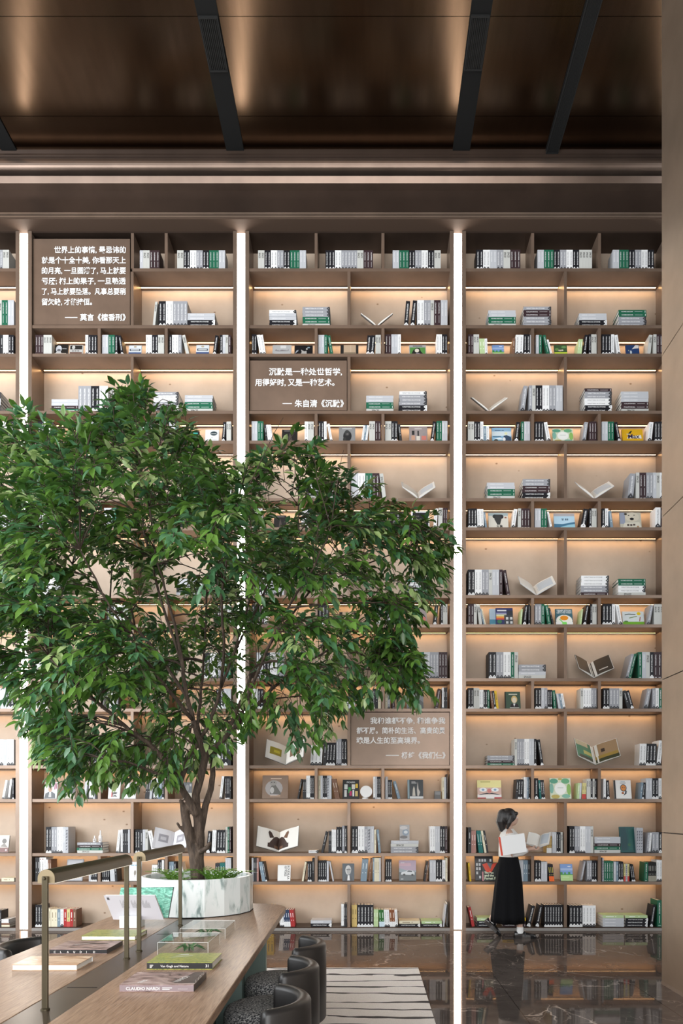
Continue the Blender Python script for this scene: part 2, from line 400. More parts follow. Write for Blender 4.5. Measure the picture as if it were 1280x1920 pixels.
for bi, (x0, x1) in enumerate(BAYS):
    o = empty('bookcase', (X((x0+x1)/2), DF, 0), baylab[bi], 'bookcase', 'bronze bookcases along the back wall')
    ox = X((x0+x1)/2)
    A, B = X(x0)-ox, X(x1)-ox
    D0, D1 = 0.0, DB-DF
    for s, (a, c) in enumerate(((A-.052, A), (B, B+.052))):
        m = MB(); m.box(a, c, D0-.01, D1+.02, 0, Z(428), BRONZE_EDGE); m.build('side_panel', o)
    m = MB(); m.box(A, B, D1, D1+.02, 0, Z(428), BACK); m.build('back_panel', o)
    for r in range(17):
        a = A
        if bi == 1 and r == 1: a = X(248)-ox
        if r == 16:
            m = MB(); m.box(A, B, D0, D1, 0, ZT[16], BRONZE_DARK); m.box(A, B, D0-.012, D0-.0005, 0, .034, STONE); m.build('plinth', o)
        else:
            m = MB(); m.box(a, B, D0, D1, ZT[r]-TH, ZT[r], BRONZE_DARK if r == 0 else BRONZE); m.build('shelf', o)  # top board in darker bronze: shade of the unlit top row put into its colour
    for r in range(1, 17):
        cl = cells(bi, r); zb, zt = ZT[r], ZT[r-1]-TH
        for k in range(len(cl)-1):
            xd = cl[k][1]
            if bi == 1 and r == 1 and k == 0: xd = 248
            z0 = zb
            m = MB(); m.box(X(xd)-ox-.019, X(xd)-ox+.019, D0+.003, D1, z0, zt, BRONZE); m.build('divider', o)
        if r == 1: continue
        for k, (a, c) in enumerate(cl):
            if SIGNS.get((bi, r)) == k: continue
            m = MB(); a = X(a)-ox+.024; c = X(c)-ox-.024
            m.poly([(a, D1-.070, zt-.0012), (c, D1-.070, zt-.0012), (c, D1-.045, zt-.0012), (a, D1-.045, zt-.0012)][::-1], LED); m.box(a, c, D1-.086, D1-.041, zt-.0010, zt-.0002, BRONZE_DARK); m.box(a, c, D1-.0765, D1-.0715, zt-.0058, zt-.0003, BRONZE_DARK); m.build('light_strip', o)
for i, xc in enumerate((45, 451, 857, 1263)):
    o = empty('light_column', (X(xc), DF, 0), ['glowing white light column nearest the left edge', 'glowing white light column behind the tree and planter',
              'glowing white light column between the walking woman and the tree', 'glowing light column hidden behind the metal pillar'][i], 'light column', 'light columns between the bookcases')
    m = MB(); m.box(-.051, .051, .03, .07, .012, Z(429), COLUMN); m.build('diffuser', o)
    m = MB(); m.box(-.056, .056, .072, .30, 0, Z(428), BRONZE_DARK); m.box(-.056, .056, .03, .072, 0, .0115, BRONZE_EDGE); m.build('housing', o)

# quotation panels with raised white writing
def sign(x0, x1, y0, y1, lines, label, fs):
    D = 9.42; o = empty('quote_panel', px((x0+x1)/2, y1, D), label, 'sign')
    w = (x1-x0)*D/FPX/2; h = (y1-y0)*D/FPX
    m = MB(); m.box(-w, w, 0, .012, 0, h, BRONZE); m.box(-w, w, .012, .20, 0, h, BRONZE_DARK); m.build('panel', o)
    c = o.location
    for txt, a, e, y in lines:
        m = MB(); p = px(a, y, D)-c; wd = (e-a)*D/FPX; sz = fs*D/FPX
        if txt.startswith('——'):
            tx = txt[2:]; gw = glyphs(tx, .022)[2]*sz*.98
            m.text(tx, SIGN_WHITE, (1, 0, 0), (0, 0, 1), (p.x+wd-gw, -.004, p.z-sz*.36), size=sz, width=gw, bold=.022)
            m.box(p.x, p.x+wd-gw-sz*.35, -.004, -.001, p.z-.006, p.z+.006, SIGN_WHITE)
        else: m.text(txt, SIGN_WHITE, (1, 0, 0), (0, 0, 1), (p.x, -.004, p.z-sz*.36), size=sz, width=wd, bold=.022)
        m.build('lettering', o)
sign(62.6, 243.5, 448, 609, [('世界上的事情, 最忌讳的', 102, 236, 469), ('就是个十全十美, 你看那天上', 78.5, 236, 488.5), ('的月亮, 一旦圆满了, 马上就要', 78.5, 236, 508),
     ('亏厌; 树上的果子, 一旦熟透', 78.5, 236, 527.5), ('了, 马上就要坠落。凡事总要稍', 78.5, 236, 547), ('留欠缺, 才能持恒。', 78.5, 173, 566.5), ('——莫言《檀香刑》', 122, 236, 595.5)],
     'large brown quotation panel with seven lines of white writing, top of the left bookcase', 13.5)
sign(468.5, 650, 676, 769.5, [('沉默是一种处世哲学,', 504, 641, 697.5), ('用得好时, 又是一种艺术。', 478, 627, 717.5), ('——朱自清《沉默》', 529.5, 644.5, 757)],
     'brown quotation panel with three lines of white writing, upper middle bookcase', 14.5)
sign(657.5, 842, 1336, 1434.5, [('我和谁都不争, 和谁争我', 694, 834.5, 1351.5), ('都不屑。简朴的生活、高贵的灵', 668, 834.5, 1370), ('魂是人生的至高境界。', 668, 787, 1388.5), ('——杨绛《我们仨》', 723, 835, 1416.5)],
     'brown quotation panel with four lines of white writing, lower middle bookcase', 13.0)

# ------------------------------------------------------------------ books
DBK = 9.43                      # distance of the spines
PB = FPX/DBK
# code: cover, writing, title, foot colour, foot style, words for the label
K = dict(
 k=((.014,.014,.018), (.80,.80,.80), 'WRITTEN IN STONE', (.80,.80,.80), 'zig', 'black zigzag-footed'),
 w=((.83,.83,.83), (.30,.30,.31), 'WRITTEN IN STONE', (.02,.02,.024), 'zig', 'white zigzag-footed'),
 s=((.33,.335,.36), (.82,.82,.83), 'WRITTEN IN STONE', (.03,.03,.035), 'zig', 'grey zigzag-footed'),
 d=((.52,.53,.56), (.80,.80,.81), 'DESIGN AWARDS', None, None, 'light grey'),
 S=((.56,.56,.53), (.02,.02,.02), 'SPACE!', None, None, 'pale grey'),
 g=((.018,.125,.070), (.80,.82,.80), 'HOME-DECOR', None, None, 'dark green'),
 m=((.045,.026,.030), (.78,.76,.76), 'CALIFORNIA', None, None, 'dark maroon'),
 U=((.80,.80,.79), (.04,.04,.04), 'UNIVERSE', None, 'dot', 'white dot-topped'),
 x=((.035,.035,.038), (.45,.45,.45), None, None, 'bars', 'charcoal'),
 b=((.20,.27,.33), (.65,.70,.72), None, None, 'bars', 'blue-grey'),
 t=((.02,.14,.13), (.6,.65,.62), None, None, 'bars', 'teal'),
 c=((.72,.66,.50), (.30,.24,.15), None, None, 'bars', 'cream'),
 r=((.38,.035,.035), (.85,.8,.8), None, None, 'bars', 'red'),
 y=((.72,.47,.03), (.05,.05,.05), None, None, 'bars', 'yellow'),
 n=((.19,.10,.065), (.6,.5,.4), None, None, 'bars', 'brown'),
 p=((.38,.20,.17), (.8,.7,.7), None, None, 'bars', 'dusty pink'),
 G=((.48,.62,.33), (.85,.88,.8), None, None, 'bars', 'pale green'),
 T=((.58,.42,.16), (.15,.1,.03), None, None, 'bars', 'tan'),
 P=((.45,.46,.49), (.12,.12,.14), None, None, 'bars', 'mottled grey'),
 N=((.03,.05,.10), (.7,.7,.75), None, (.78,.78,.78), 'band', 'navy and white'),
 B=((.22,.075,.03), (.8,.7,.6), None, (.78,.78,.78), 'band', 'brown and white'),
 V=((.03,.14,.03), (.7,.8,.7), None, (.60,.72,.80), 'band', 'green and white'),
 R=((.02,.02,.03), (.75,.65,.1), None, (.80,.13,.015), 'band', 'black and orange'),
 O=((.42,.27,.09), (.75,.6,.3), None, (.80,.78,.75), 'band', 'tan and white'),
 Y=((.62,.55,.25), (.2,.2,.1), None, (.50,.05,.04), 'band', 'yellow and red'),
 z=((.012,.012,.013), (.5,.5,.45), None, (.30,.28,.22), 'band', 'thin black'),
)
def book_cover(m, w, h, d, code):
    c = pm(K[code][0], .45, 0, .22)
    m.box(0, w, 0, .003, 0, h, c); m.box(0, .003, .003, d, 0, h, c); m.box(w-.003, w, .003, d, 0, h, c)
def book_cover_M(m, w, h, d, code, M):
    c = pm(K[code][0], .45, 0, .22)
    m.box(0, w, 0, .003, 0, h, c, M); m.box(0, .003, .003, d, 0, h, c, M); m.box(w-.003, w, .003, d, 0, h, c, M)
def book_pages(m, w, h, d, M=None): m.box(.0031, w-.0031, .0031, d-.004, .004, h-.004, PAPER, M)
def book_title(m, w, h, code, M=None, lying=False):
    cov, tx, title, foot, style, _ = K[code]; e = -.0008; T = pm(tx, .5)
    fw = 0
    if style == 'zig':
        F = pm(foot, .5); fw = w*1.05
        m.poly([(0, e, 0), (w, e, 0), (w, e, w*.42), (w/2, e, w*1.02), (0, e, w*.42)], F, M)
        m.poly([(w*.38, e*1.6, w*.38), (w*.62, e*1.6, w*.38), (w*.5, e*1.6, w*.62)], pm(cov, .42), M)
    elif style == 'band':
        F = pm(foot, .5); fw = h*.30; m.poly([(0, e, 0), (w, e, 0), (w, e, fw), (0, e, fw)], F, M)
    if title:
        gv, gf, gw, gh = glyphs(title, .02)
        if code == 'S':   ln, sz, top = h*.27, w*.80, h*(.88 if not lying else .80)
        elif code == 'U': ln, sz, top = h*.55, w*.62, h*.82
        elif code in 'gm': ln, sz, top = h*.42, w*.42, h*.90
        else: ln, sz, top = h*(.66 if code != 'd' else .50), w*.46, h*.90
        m.text(title, T, (0, 0, -1), (1, 0, 0), (w/2-sz*.36, e, top), size=sz, width=ln, bold=.02, M=M)
        if style == 'dot': m.poly([(w*.5+w*.3*math.cos(PI*i/5), e, h*.93+w*.3*math.sin(PI*i/5)) for i in range(10)], pm((.28, .07, .045), .5), M)
        if code in 'gm':
            m.poly([(w*.46, e, h*.14), (w*.54, e, h*.14), (w*.54, e, h*.42), (w*.46, e, h*.42)], T, M)
            m.poly([(w*.2, e, h*.035), (w*.8, e, h*.035), (w*.8, e, h*.05), (w*.2, e, h*.05)], T, M)
    elif style in ('bars', 'band'):
        q = (abs(math.sin(w*977+h*131)))
        a, c = h*(.45+.12*q), h*(.86-.06*q)
        m.poly([(w*.40, e, a), (w*.62, e, a), (w*.62, e, c), (w*.40, e, c)], T, M)
        m.poly([(w*.36, e, h*.36), (w*.66, e, h*.36), (w*.66, e, h*.40), (w*.36, e, h*.40)], T, M)
        if code == 'P':
            for k in range(7):
                zz = h*(.1+.12*k); m.poly([(w*.1, e*1.5, zz), (w*(.4+.4*abs(math.sin(k*3.3))), e*1.5, zz+h*.02), (w*.8, e*1.5, zz+h*.07), (w*.3, e*1.5, zz+h*.06)], T, M)

DATA = '''
3 1|U 892.6 975.4 kkwwddssSSmmm 38|U 1007.4 1109.5 ddgggkksswwkkSSSS 38|U 1148.4 1225.7 ddgggkksswwkk 38
3 2|S 915.6 966.8 ddggS 6.2|S 981 1033 smmsss 6.3|S 1085 1137 ddkk 6.3|S 1159 1211 ggsss 6.3
3 3|U 873 896 mmSS 39|U 899 914 GGw 31 -7|F 923 945 24 landscape|U 960 964.5 n 32 6|U 965.5 980 ww 38 3|U 981.3 994 kk 39|U 998.8 1015.6 ddg 38|U 1025 1030.5 g 38 -8|U 1032.5 1036 w 30 -8|F 1039.5 1063.5 24 garden|U 1082 1090 GG 30 5|U 1092.5 1098.5 k 38 4|U 1103 1121 kSS 39|U 1127 1151 kkkw 39|U 1157.5 1163.5 w 38 -6|F 1174 1199 24 night|U 1213 1219 S 38 4|U 1224.5 1242 Smm 39
3 4|O 917 66 30 plain|U 975 983 s 49 6.5|U 991 1057 sSkkwwssdd 50|S 1095.7 1146.7 msswwkk 6.4|S 1164 1215.6 dddmmS 6.4
3 5|U 873 904 SSkkw 38|U 906.5 917 bw 30 -6|F 922.5 959 31 arctic|U 964 971 k 37 4|U 976.5 994 gdd 38|U 1000 1018 kkk 38|U 1026 1032.5 w 37 -7|F 1036.5 1075 29 wreath|U 1091 1097.5 s 37 5|U 1103.7 1121 mmm 38|U 1127.7 1150.5 ddgg 38|U 1158 1164 k 37 -7|F 1167 1206 28 yellow|U 1213.5 1221 w 37 4|U 1226.5 1243 kkk 38
3 6|S 913 964.5 ddggS 6.3|S 979 1031 ssmmkk 6.3|O 1114 66 36 white|U 1176 1186.5 s 48 5|U 1192 1243 SmmssdSw 50
3 7|U 873 892 kkk 37|U 895 907 ww 36 -3|U 909.5 913 b 30 -4|F 916 953 32 elephant|U 958.6 965 w 36 5|U 971 994 Smmm 37|U 1000 1024 ddgg 37|U 1032 1035.5 w 31 -7|F 1039 1078 31 sea|U 1088 1097.5 k 36 6|U 1104 1122 kSS 37|U 1127.7 1140 kw 37|U 1144.5 1149.5 b 33 -4|F 1163 1203 33 bear|U 1228 1237.5 w 39 1|U 1238 1244 m 38
3 8|U 874 940.7 kkwwssSddm 49|U 950 956.5 m 48 -8|O 1005.7 66 40 white|S 1089 1141 wwwssm 6.3|S 1158.7 1210 ggwwS 6.3
3 9|U 874.5 892.5 mmS 39|U 898.5 904 S 38 -5|U 906 911 bc 31 -7|F 918 930 34 bluesea|F 930 962 34 sunset|U 974.5 977.5 G 30 6|U 980 986 k 38 4|U 990 996 k 39|U 1000.6 1020 ssg 39|U 1026.8 1033 g 38 -6|U 1036 1039 x 33 -8|F 1042 1074 32 teal_title|U 1087 1089.5 G 30 5|U 1093 1098.5 k 38 6|U 1106 1122.5 kSS 39|U 1129 1153 kkkw 39|U 1160.5 1167 w 38 -7|F 1168 1208 27 meadow|U 1212 1218 s 38 7|U 1226 1243 SSS 39
3 10|U 916 971 kksswwgS 50|S 971.5 1022.6 ssdS 6.6|O 1113 66 48 dark|U 1172.5 1183 sg 47 11|U 1196 1240 gdSkmm 50
3 11|U 875 898 kkSS 39.5|U 898.5 917.5 wwkkg 36|U 922 935 nky 34 -5|F 947 976 33 green_portrait|U 1003 1026 kkds 39.5|U 1026.6 1035 kk 36|U 1037.5 1043 g 35 -3|U 1047 1060 dbw 29 -5|U 1088 1122.5 Swwwss 39|U 1130 1166.5 kksssS 39|U 1176 1188.6 xk 35 -10|U 1206.5 1214 s 38 7|U 1222.5 1241 swg 39
3 12|S 913 964 ssmg 4.7|U 964.6 1005.5 Sssswwddk 50|U 1013.5 1019 k 49 -7|O 1116 80 56 nature|U 1198 1229 wwkkk 41 6|U 1230.5 1238 w 47 5
3 13|F 895 940 35 yellow_face|U 966 979 xkk 37 2|U 982 996 wdbk 41|U 1002 1008.5 k 39|U 1011.5 1022 tkk 36 -4|F 1031.5 1071 39 wreath|U 1082 1089 Gd 30 6|U 1090.5 1098 YY 30 1|U 1099.5 1122.5 SSkSk 38|U 1131 1135.6 w 38|U 1137.5 1143 k 35 -3|F 1152 1184 35 cat|U 1199 1207 bk 31 3|U 1210.5 1240 ddkkw 39
3 14|U 876 883 x 48|U 883.3 892 pp 42|U 897.5 906 tt 42 -5|U 908 916 cx 42 -7|U 1024.5 1034 OOO 32|U 1035 1059 ddkkS 39|U 1067 1112 kksswwddS 50|S 1114 1163 ddmgS 6|F 1163.5 1192 48 teal|U 1193 1205 PPP 47|U 1211.5 1219 sw 38 5|U 1222 1241 ssk 39
3 15|U 880 883.5 y 35 -5|F 891 925 46 zebra|F 904 942 34 fox|U 968 997 bddbbx 40|U 1002 1014 kk 39|U 1014.3 1025.5 dd 37|U 1029.5 1039 RRR 32 -3|F 1051 1074 31 landscape|U 1087.5 1091 s 38 7|U 1100 1121.5 sskk 39|U 1129 1131.5 P 44|U 1132 1149.5 gggg 38|U 1150 1168 dbkk 37|U 1169 1179.5 YPY 33|U 1184 1191 kk 32 -5|U 1207.5 1214 g 36 1|U 1215 1230 zzzzz 36|U 1230.5 1241 ww 40
3 16|U 884.5 890 r 37 -9|S 893.5 930 Gkk 5.6|S 941 985 ymm 5.6|U 987 994 k 40 14|U 1003.5 1010 k 41 8|U 1020 1060 kkkkkkk 41|U 1067 1116.4 kkkkwwww 40|S 1129.7 1169.5 Gddd 5.4|S 1172 1214 Gkkk 5.4|U 1218 1223.5 k 41 6|U 1232 1240 g 50
2 1|U 483.6 573.5 SSkkwwsskkgggdd 37|U 610 699 kkkwwsssssSSmmm 37|U 736 826 ddgggkksswwkkSS 37
2 2|S 504 555 wddkk 6.3|S 566.6 618 sssggS 6.2|O 706 60 30 plain|U 757 765 k 48 7|U 769 777 k 49 5|U 782 841 wwssSmmdd 50
2 3|U 467.5 479 kk 39|U 487 498.5 ww 38 -6|F 510.5 545.6 24 script|F 551.6 585.7 23 smoke|U 593.5 612 ddg 38|U 619.5 625 g 37 -6|F 638 671.6 24 ends|U 686 701 kk 37 5|U 703.7 715 SS 38|U 721 751 mmddw 39|F 767 798.6 24 greenface|U 818 841.5 wwkk 39
2 4|S 686 737 ddggS 6.2|S 748 800 wssskk 6.5
2 5|U 467.5 491.5 ddgg 38.5|U 498 511.5 xww 32 -4|F 528 557 27 darkfigure|U 571 588 wSS 38|U 594 605.7 kk 38.5|U 607.5 612.5 w 38 -1|U 619 623.7 w 34 -6|F 635 665.7 32 ape|U 677 688 wbw 31 5|U 692 715 SSmm 38.5|U 721 745 SSkk 38.5|U 749 754 x 33 -4|F 767 801 33 bottles|U 806.5 813 k 38 5|U 818 841.5 ggdd 39
2 6|S 572 623.7 ddkkS 6.5|U 658 711 ddwwggmm 49|U 717 724 S 48 -6|O 784 62 38 white
2 7|U 468 490 kkdd 37|F 513 536 27 darkfigure|U 565 588 wwkk 37|U 594 616 wwkk 37|F 727.5 758.5 34 blackgrid|F 771 805 35 goldframe|U 812.5 818 w 37 5|U 821 829 S 38 1|U 830.5 841.5 mm 38
2 8|U 478 532 kkwwssdd 49|S 763 809 gwssk 6.5
2 9|U 470 500 kkmmw 38|U 594 615 kkx 38|F 636 667 26 ends|U 700 715.5 kSS 38|U 721 740 ssg 39|U 748 754 g 38 -6|F 765.5 800 38 bottles|U 812 818 k 38 4|U 826 841.5 kSS 39
2 10|U 480 532 ddkkwwss 49|U 769.5 776 m 48 6|U 784 841.5 ggddsssmmm 50
2 11|U 468 492 wwkk 38|F 645 665 24 bluewhite|U 684 689 s 38 5|U 698 714.5 kxc 38|U 721 731 cs 38|U 735 741 m 36 -5|F 762.5 793.7 39 greyphoto|U 815 821 m 38 6|U 828.5 842 wxx 40
2 12|O 535 72 56 pictures|U 581.5 603 www 38 9|U 605 628 xkkk 43 3|U 630 652.5 sskk 50
2 13|F 491 539.5 44 leopard|U 557 560 x 38 7|U 567.5 573.5 xx 37|U 574 590 wwkk 44|U 596 621 cdkkPd 44|U 628 637 nn 38 -8|F 642 673 36 mosaic|U 699.5 715.5 wdkk 42|U 722 727 d 42|U 727.3 735 kk 36|U 745.5 751 b 34 -9|F 764 793.4 36 dark_animal|U 829 836 cd 41|U 837 842.5 kk 47
2 14|O 522 78 60 ears|S 578 596 w 5|U 601.5 606 x 41 9|U 615.5 621 xx 41 1|U 621.6 630 ww 44|U 630.5 641 kk 49|U 641.3 652.5 sk 51|U 659 701 kkwwsPd 50|U 701.4 705 c 44|U 709.5 714 b 44 -4|S 732 784 dSss 5.8|U 806 842.5 wwddkkm 50
2 15|U 468.3 483 dxxp 44|U 491 501 bbk 37 -7|F 520 544 29 black_type|U 565.5 569 c 37 6|U 576.5 584 kk 37|U 585 590.5 xx 43|U 596.5 612 kkkk 39|U 612.4 616 d 38|U 623.5 626 d 38 -7|F 641.5 663.7 32 bwportrait|U 675.5 687 bb 42 9|U 690.5 694 n 43 4|U 698.5 715.5 bcccd 44|U 722.5 734 kkk 41|F 748 780 38 car|U 794.5 800 xn 38 5|U 805 834.7 ddkkw 40|U 835 842.7 cc 44
2 16|U 475 513 xxxxyy 40|U 525 553 wwNNNrr 32 -3|S 581.6 621 dk 6|U 639.5 652.5 wwxx 43|U 659 669 TT 41|U 669.5 700 kkkkk 41|U 700.5 709 GG 33|U 711 746 VVwwBBw 32 -6|S 748 787.5 ck 5.5|S 789.5 828 Gk 5.5|U 830 832.5 d 42 5|U 838.5 842.5 k 46
1 1|U 262 299 dSSmmm 37|U 332 422 SSkkwwsskkgggdd 37
1 2|U 286 290.5 S 47 5|U 297.5 351 kkwwssss 48|S 351.5 402.6 ddkk 6.3
1 3|U 62 95 mmmSSS 38|F 101 126 25 profile|F 129 154 24 profile2|U 160 183.3 wkkk 38|U 189.3 220 ddggk 38|U 226.5 232 k 37 -6|F 240.5 264 23 bluesmall|U 273.5 309 wwkkSS 38|U 316 340 kwws 38|U 349 355 S 38 -8|F 367 391 24 bluesmall|U 398.5 405 k 37 5|U 412 435.5 kdSm 38
1 4|S 96 146 ddmg 6|U 147 202 ssskkww 49|U 213.5 220 S 47 -8|S 286.6 334 swwskk 6.3|S 346 398.4 ddggS 6.3
1 5|U 71 100 kkwwx 38|U 152 158 k 37 3|U 161 183.3 ggdd 38|U 189.3 223 kkkwww 38|U 265 309 wwSSmmm 38|U 315.5 334 ddg 38|F 352.7 372.7 24 darktitle|F 384 409.6 27 whitedisc|U 415.5 421.5 k 37 4|U 424.5 435.5 SS 38
1 6|U 90 140 kkwwssdd 48|U 395 434.5 sskkww 49
1 7|U 64 90 kkww 38|U 195 225 ddgk 38|F 330 352 26 darktitle|U 410 435 kkSS 38
1 8|U 70 120 kkwwdd 49|S 330 380 ddkks 6.3
1 9|U 64 95 ggddk 38|U 200 240 kkwwSS 38|U 400 435 mmSSw 38
1 10|U 66 118 wwkkssdd 49|U 380 434 kkwwssgg 49
1 11|U 64 92 kwkS 38|U 190 222 mmwwk 38|U 405 435 kkdd 38
1 12|O 124 70 56 tealpages|U 175 205 kkww 49|U 400 434 wwkkx 49
1 13|F 82 106 31 manphoto|F 116.5 139.5 30 greytop|U 155.5 160.5 d 41 5|U 167 183 wwdx 44|F 202 224 31 bigtype|F 232 254 31 bigtype2|U 271.5 284 xxd 36 6|U 287.5 308.5 wwbbk 39|F 343 359 31 greytop|U 411 415.5 w 43 5|U 422 435.5 kkkx 43
1 14|U 86 128 kksswwdP 49|S 144 192 smgS 4.9|U 217.3 222 w 43 5|U 226.5 245 wxxxd 44|U 253 277 kkxdS 44|U 285 292.5 w 42 -8|O 322 64 60 drawing|U 386.5 393 k 41 9|U 396.5 404 ww 43 4|U 406 422 kkk 43 2|U 423 435.5 Sgm 49
1 15|U 61 84 xxUUw 45|U 88 97 wnn 41 -3|F 123 154 40 plainframe|U 166.5 183 dkkk 38|U 190 204 kkkk 37|U 207 220 ddx 37 -4|F 240.5 263.5 35 sketch|U 283.5 294 ww 31 3|U 295.5 310 kkw 40|U 316 330 bbk 37|U 342 348 w 36 -8|U 402.5 411 xx 34 4|U 412 421.6 tt 35|U 422.3 435.5 ddd 44
1 16|U 61.5 79 kkk 41|U 82 95 xwc 34|U 95.5 143 ccbwrYrn 33
0 1|U -30 17 wwkkssSS 38
0 2|U -42 29 kkwwddSSggdd 50
0 3|U -30 29 wwxxxkxwwkk 38
0 4|S -50 1 sskkww 6.3
0 5|U -20 29 ddwwwkk 38
0 6|S -60 -10 ddggS 6.3
0 7|U -12 29 wwddkk 38
0 9|U -12 29 kkwwdd 38
0 10|U -18 29 wwsskkdd 49
0 11|U -12 29 wwddkk 39
0 12|U -20 29 xxwwdww 49
0 13|U 3.5 7.5 w 36 7|U 14.5 18.5 w 37 5|U 23 28.5 k 40
0 14|F -20 15 32 pinkfigures
0 15|S 2 26 c 6.5
0 16|U -8 2.5 kx 31|S -30 18 wwnc 3.6
'''
ORD = ['first','second','third','fourth','fifth','sixth','seventh','eighth','ninth','tenth','eleventh','twelfth','thirteenth','fourteenth','fifteenth','sixteenth',
       'seventeenth','eighteenth','nineteenth','twentieth','twenty-first','twenty-second','twenty-third','twenty-fourth','twenty-fifth','twenty-sixth','twenty-seventh','twenty-eighth']
def shelfname(row):
    k = 16-row
    return 'lowest shelf' if k == 0 else 'top shelf' if k == 15 else ORD[k]+' shelf up'
def cellname(bay, row, x):
    cl = cells(bay, row)
    k = min(range(len(cl)), key=lambda i: 0 if cl[i][0]-4 <= x <= cl[i][1]+4 else 1+abs(x-(cl[i][0]+cl[i][1])/2))
    return k, (['left cell', 'middle cell', 'right cell'] if len(cl) == 3 else ['left cell', 'right cell'])[k]
def in_poly(x, y, P):
    c = False; j = len(P)-1
    for i in range(len(P)):
        if (P[i][1] > y) != (P[j][1] > y) and x < (P[j][0]-P[i][0])*(y-P[i][1])/(P[j][1]-P[i][1])+P[i][0]: c = not c
        j = i
    return c
CROWN = [(-60,830),(20,800),(70,790),(130,800),(180,810),(225,750),(265,735),(300,770),(350,790),(375,850),(420,880),(440,900),(470,870),(520,850),(545,828),(580,850),(600,885),(640,905),
         (690,930),(730,965),(790,985),(835,1010),(815,1060),(800,1110),(770,1150),(745,1195),(780,1240),(790,1290),(750,1310),(700,1270),(650,1310),(600,1360),(545,1390),(500,1340),(470,1330),
         (440,1360),(400,1400),(340,1440),(280,1455),(220,1440),(150,1470),(105,1430),(60,1340),(20,1270),(-60,1240)]
HIDE = [(0,860),(100,840),(230,800),(330,850),(420,920),(520,880),(600,920),(700,980),(740,1100),(720,1260),(600,1340),(480,1330),(380,1380),(150,1400),(30,1260),(0,1200)]

uprights, stacks, faces, opens = [], [], [], []
for ln in DATA.strip().split('\n'):
    parts = ln.split('|'); bay, row = map(int, parts[0].split())
    zs = ZT[row]+.0008
    for e in parts[1:]:
        f = e.split()
        if f[0] == 'U':
            x0, x1, codes, h = float(f[1]), float(f[2]), f[3], float(f[4]); lean = float(f[5]) if len(f) > 5 else 0
            wpx = (x1-x0)/len(codes); a = math.asin(max(-.6, min(.6, lean/h)))
            for i, c in enumerate(codes):
                uprights.append(dict(bay=bay, row=row, x=x0+wpx*i, wpx=wpx, code=c, h=h/PB, a=a, z=zs, area=wpx*h))
        elif f[0] == 'S': stacks.append((bay, row, float(f[1]), float(f[2]), f[3], float(f[4]), zs))
        elif f[0] == 'F': faces.append((bay, row, float(f[1]), float(f[2]), float(f[3]), f[4], zs))
        elif f[0] == 'O': opens.append((bay, row, float(f[1]), float(f[2]), float(f[3]), f[4], zs))
# running order in each cell, for the labels
bycell = {}
for u in uprights:
    u['cell'] = cellname(u['bay'], u['row'], u['x']+u['wpx']/2); bycell.setdefault((u['bay'], u['row'], u['cell'][0]), []).append(u)
for v in bycell.values():
    v.sort(key=lambda u: u['x'])
    for i, u in enumerate(v): u['i'] = i
for v in bycell.values():                 # leaning books rest against their neighbours, none enters a divider
    b0, b1 = cells(v[0]['bay'], v[0]['row'])[v[0]['cell'][0]]; lo, hi = b0+3.9, b1-3.9-max(0, (b1-CX)*.0034)
    lo += max(0, (CX-b0)*.0034)
    g = []
    for u in v:
        if g and abs(g[-1][-1]['a']-u['a']) < 1e-6 and abs(g[-1][-1]['x']+g[-1][-1]['wpx']-u['x']) < .01: g[-1].append(u)
        else: g.append([u])
    prev = lo
    for i, k in enumerate(g):
        x0, x1 = k[0]['x'], k[-1]['x']+k[-1]['wpx']
        d = max(0, prev-x0); n0, n1 = x0+d, min(x1+d*.5, hi)
        nxt = g[i+1][0]['x'] if i+1 < len(g) else hi
        n1 = min(n1, max(nxt, n0+2)); h = k[0]['h']*PB; a = k[0]['a']
        if a > 0 and not (i+1 < len(g) and g[i+1][0]['a'] >= a): a = min(a, max(0, math.asin(min(.6, max(0, (nxt-n1)/h)))))
        if a < 0: a = max(a, -math.asin(min(.6, max(0, (n0-prevtop)/h)))) if i else max(a, -math.asin(min(.6, max(0, (n0-lo)/h))))
        w = (n1-n0)/len(k)
        for j, u in enumerate(k): u['x'], u['wpx'], u['a'] = n0+w*j, w, a
        prev = n1; prevtop = n1+(h*math.sin(a) if a < 0 else 0)
for u in uprights:
    yc = CY-(u['z']+u['h']/2-EYE)*PB; xc = u['x']+u['wpx']/2
    hid = in_poly(xc, yc, HIDE) or xc < 1 or xc > 1241 or (330 < xc < 400 and 1480 < yc < 1660) or (905 < xc < 985 and 1500 < yc < 1740)
    u['rank'] = u['area']*(.05 if hid else 1)*(1.15 if u['row'] in (14, 15, 16, 13) else 1)
keep = set(id(u) for u in sorted(uprights, key=lambda u: -u['rank'])[:300])

def book_matrix(u):
    w = u['wpx']/PB*math.cos(u['a'])-.0007; a = u['a']
    xl = (u['x']-CX)/PB
    M = Matrix.Translation((xl, DBK, u['z']+max(0, w*math.sin(a))+.0004)) @ Matrix.Rotation(a, 4, 'Y')
    return M, w
rest, n_ind = MB(), 0
for u in uprights:
    M, w = book_matrix(u); h = u['h']-.002; d = .232 if u['h']*PB > 43 else .185; c = u['code']
    if id(u) in keep:
        m = MB(); book_cover(m, w, h, d, c); o = m.build('book')
        o.matrix_world = M
        k = K[c]
        tag(o, None, 'book', 'upright books in the bookcases')
        o['label'] = '%s book, %s spine from left, %s of %s, %s' % (k[5], ORD[u['i']], u['cell'][1], shelfname(u['row']), bayname[u['bay']])
        m = MB(); book_pages(m, w, h, d); m.build('page_block', o)
        m = MB(); book_title(m, w, h, c); m.build('spine_title', o)
        n_ind += 1
    else:
        book_cover_M(rest, w, h, d, c, M); book_pages(rest, w, h, d, M); book_title(rest, w, h, c, M)
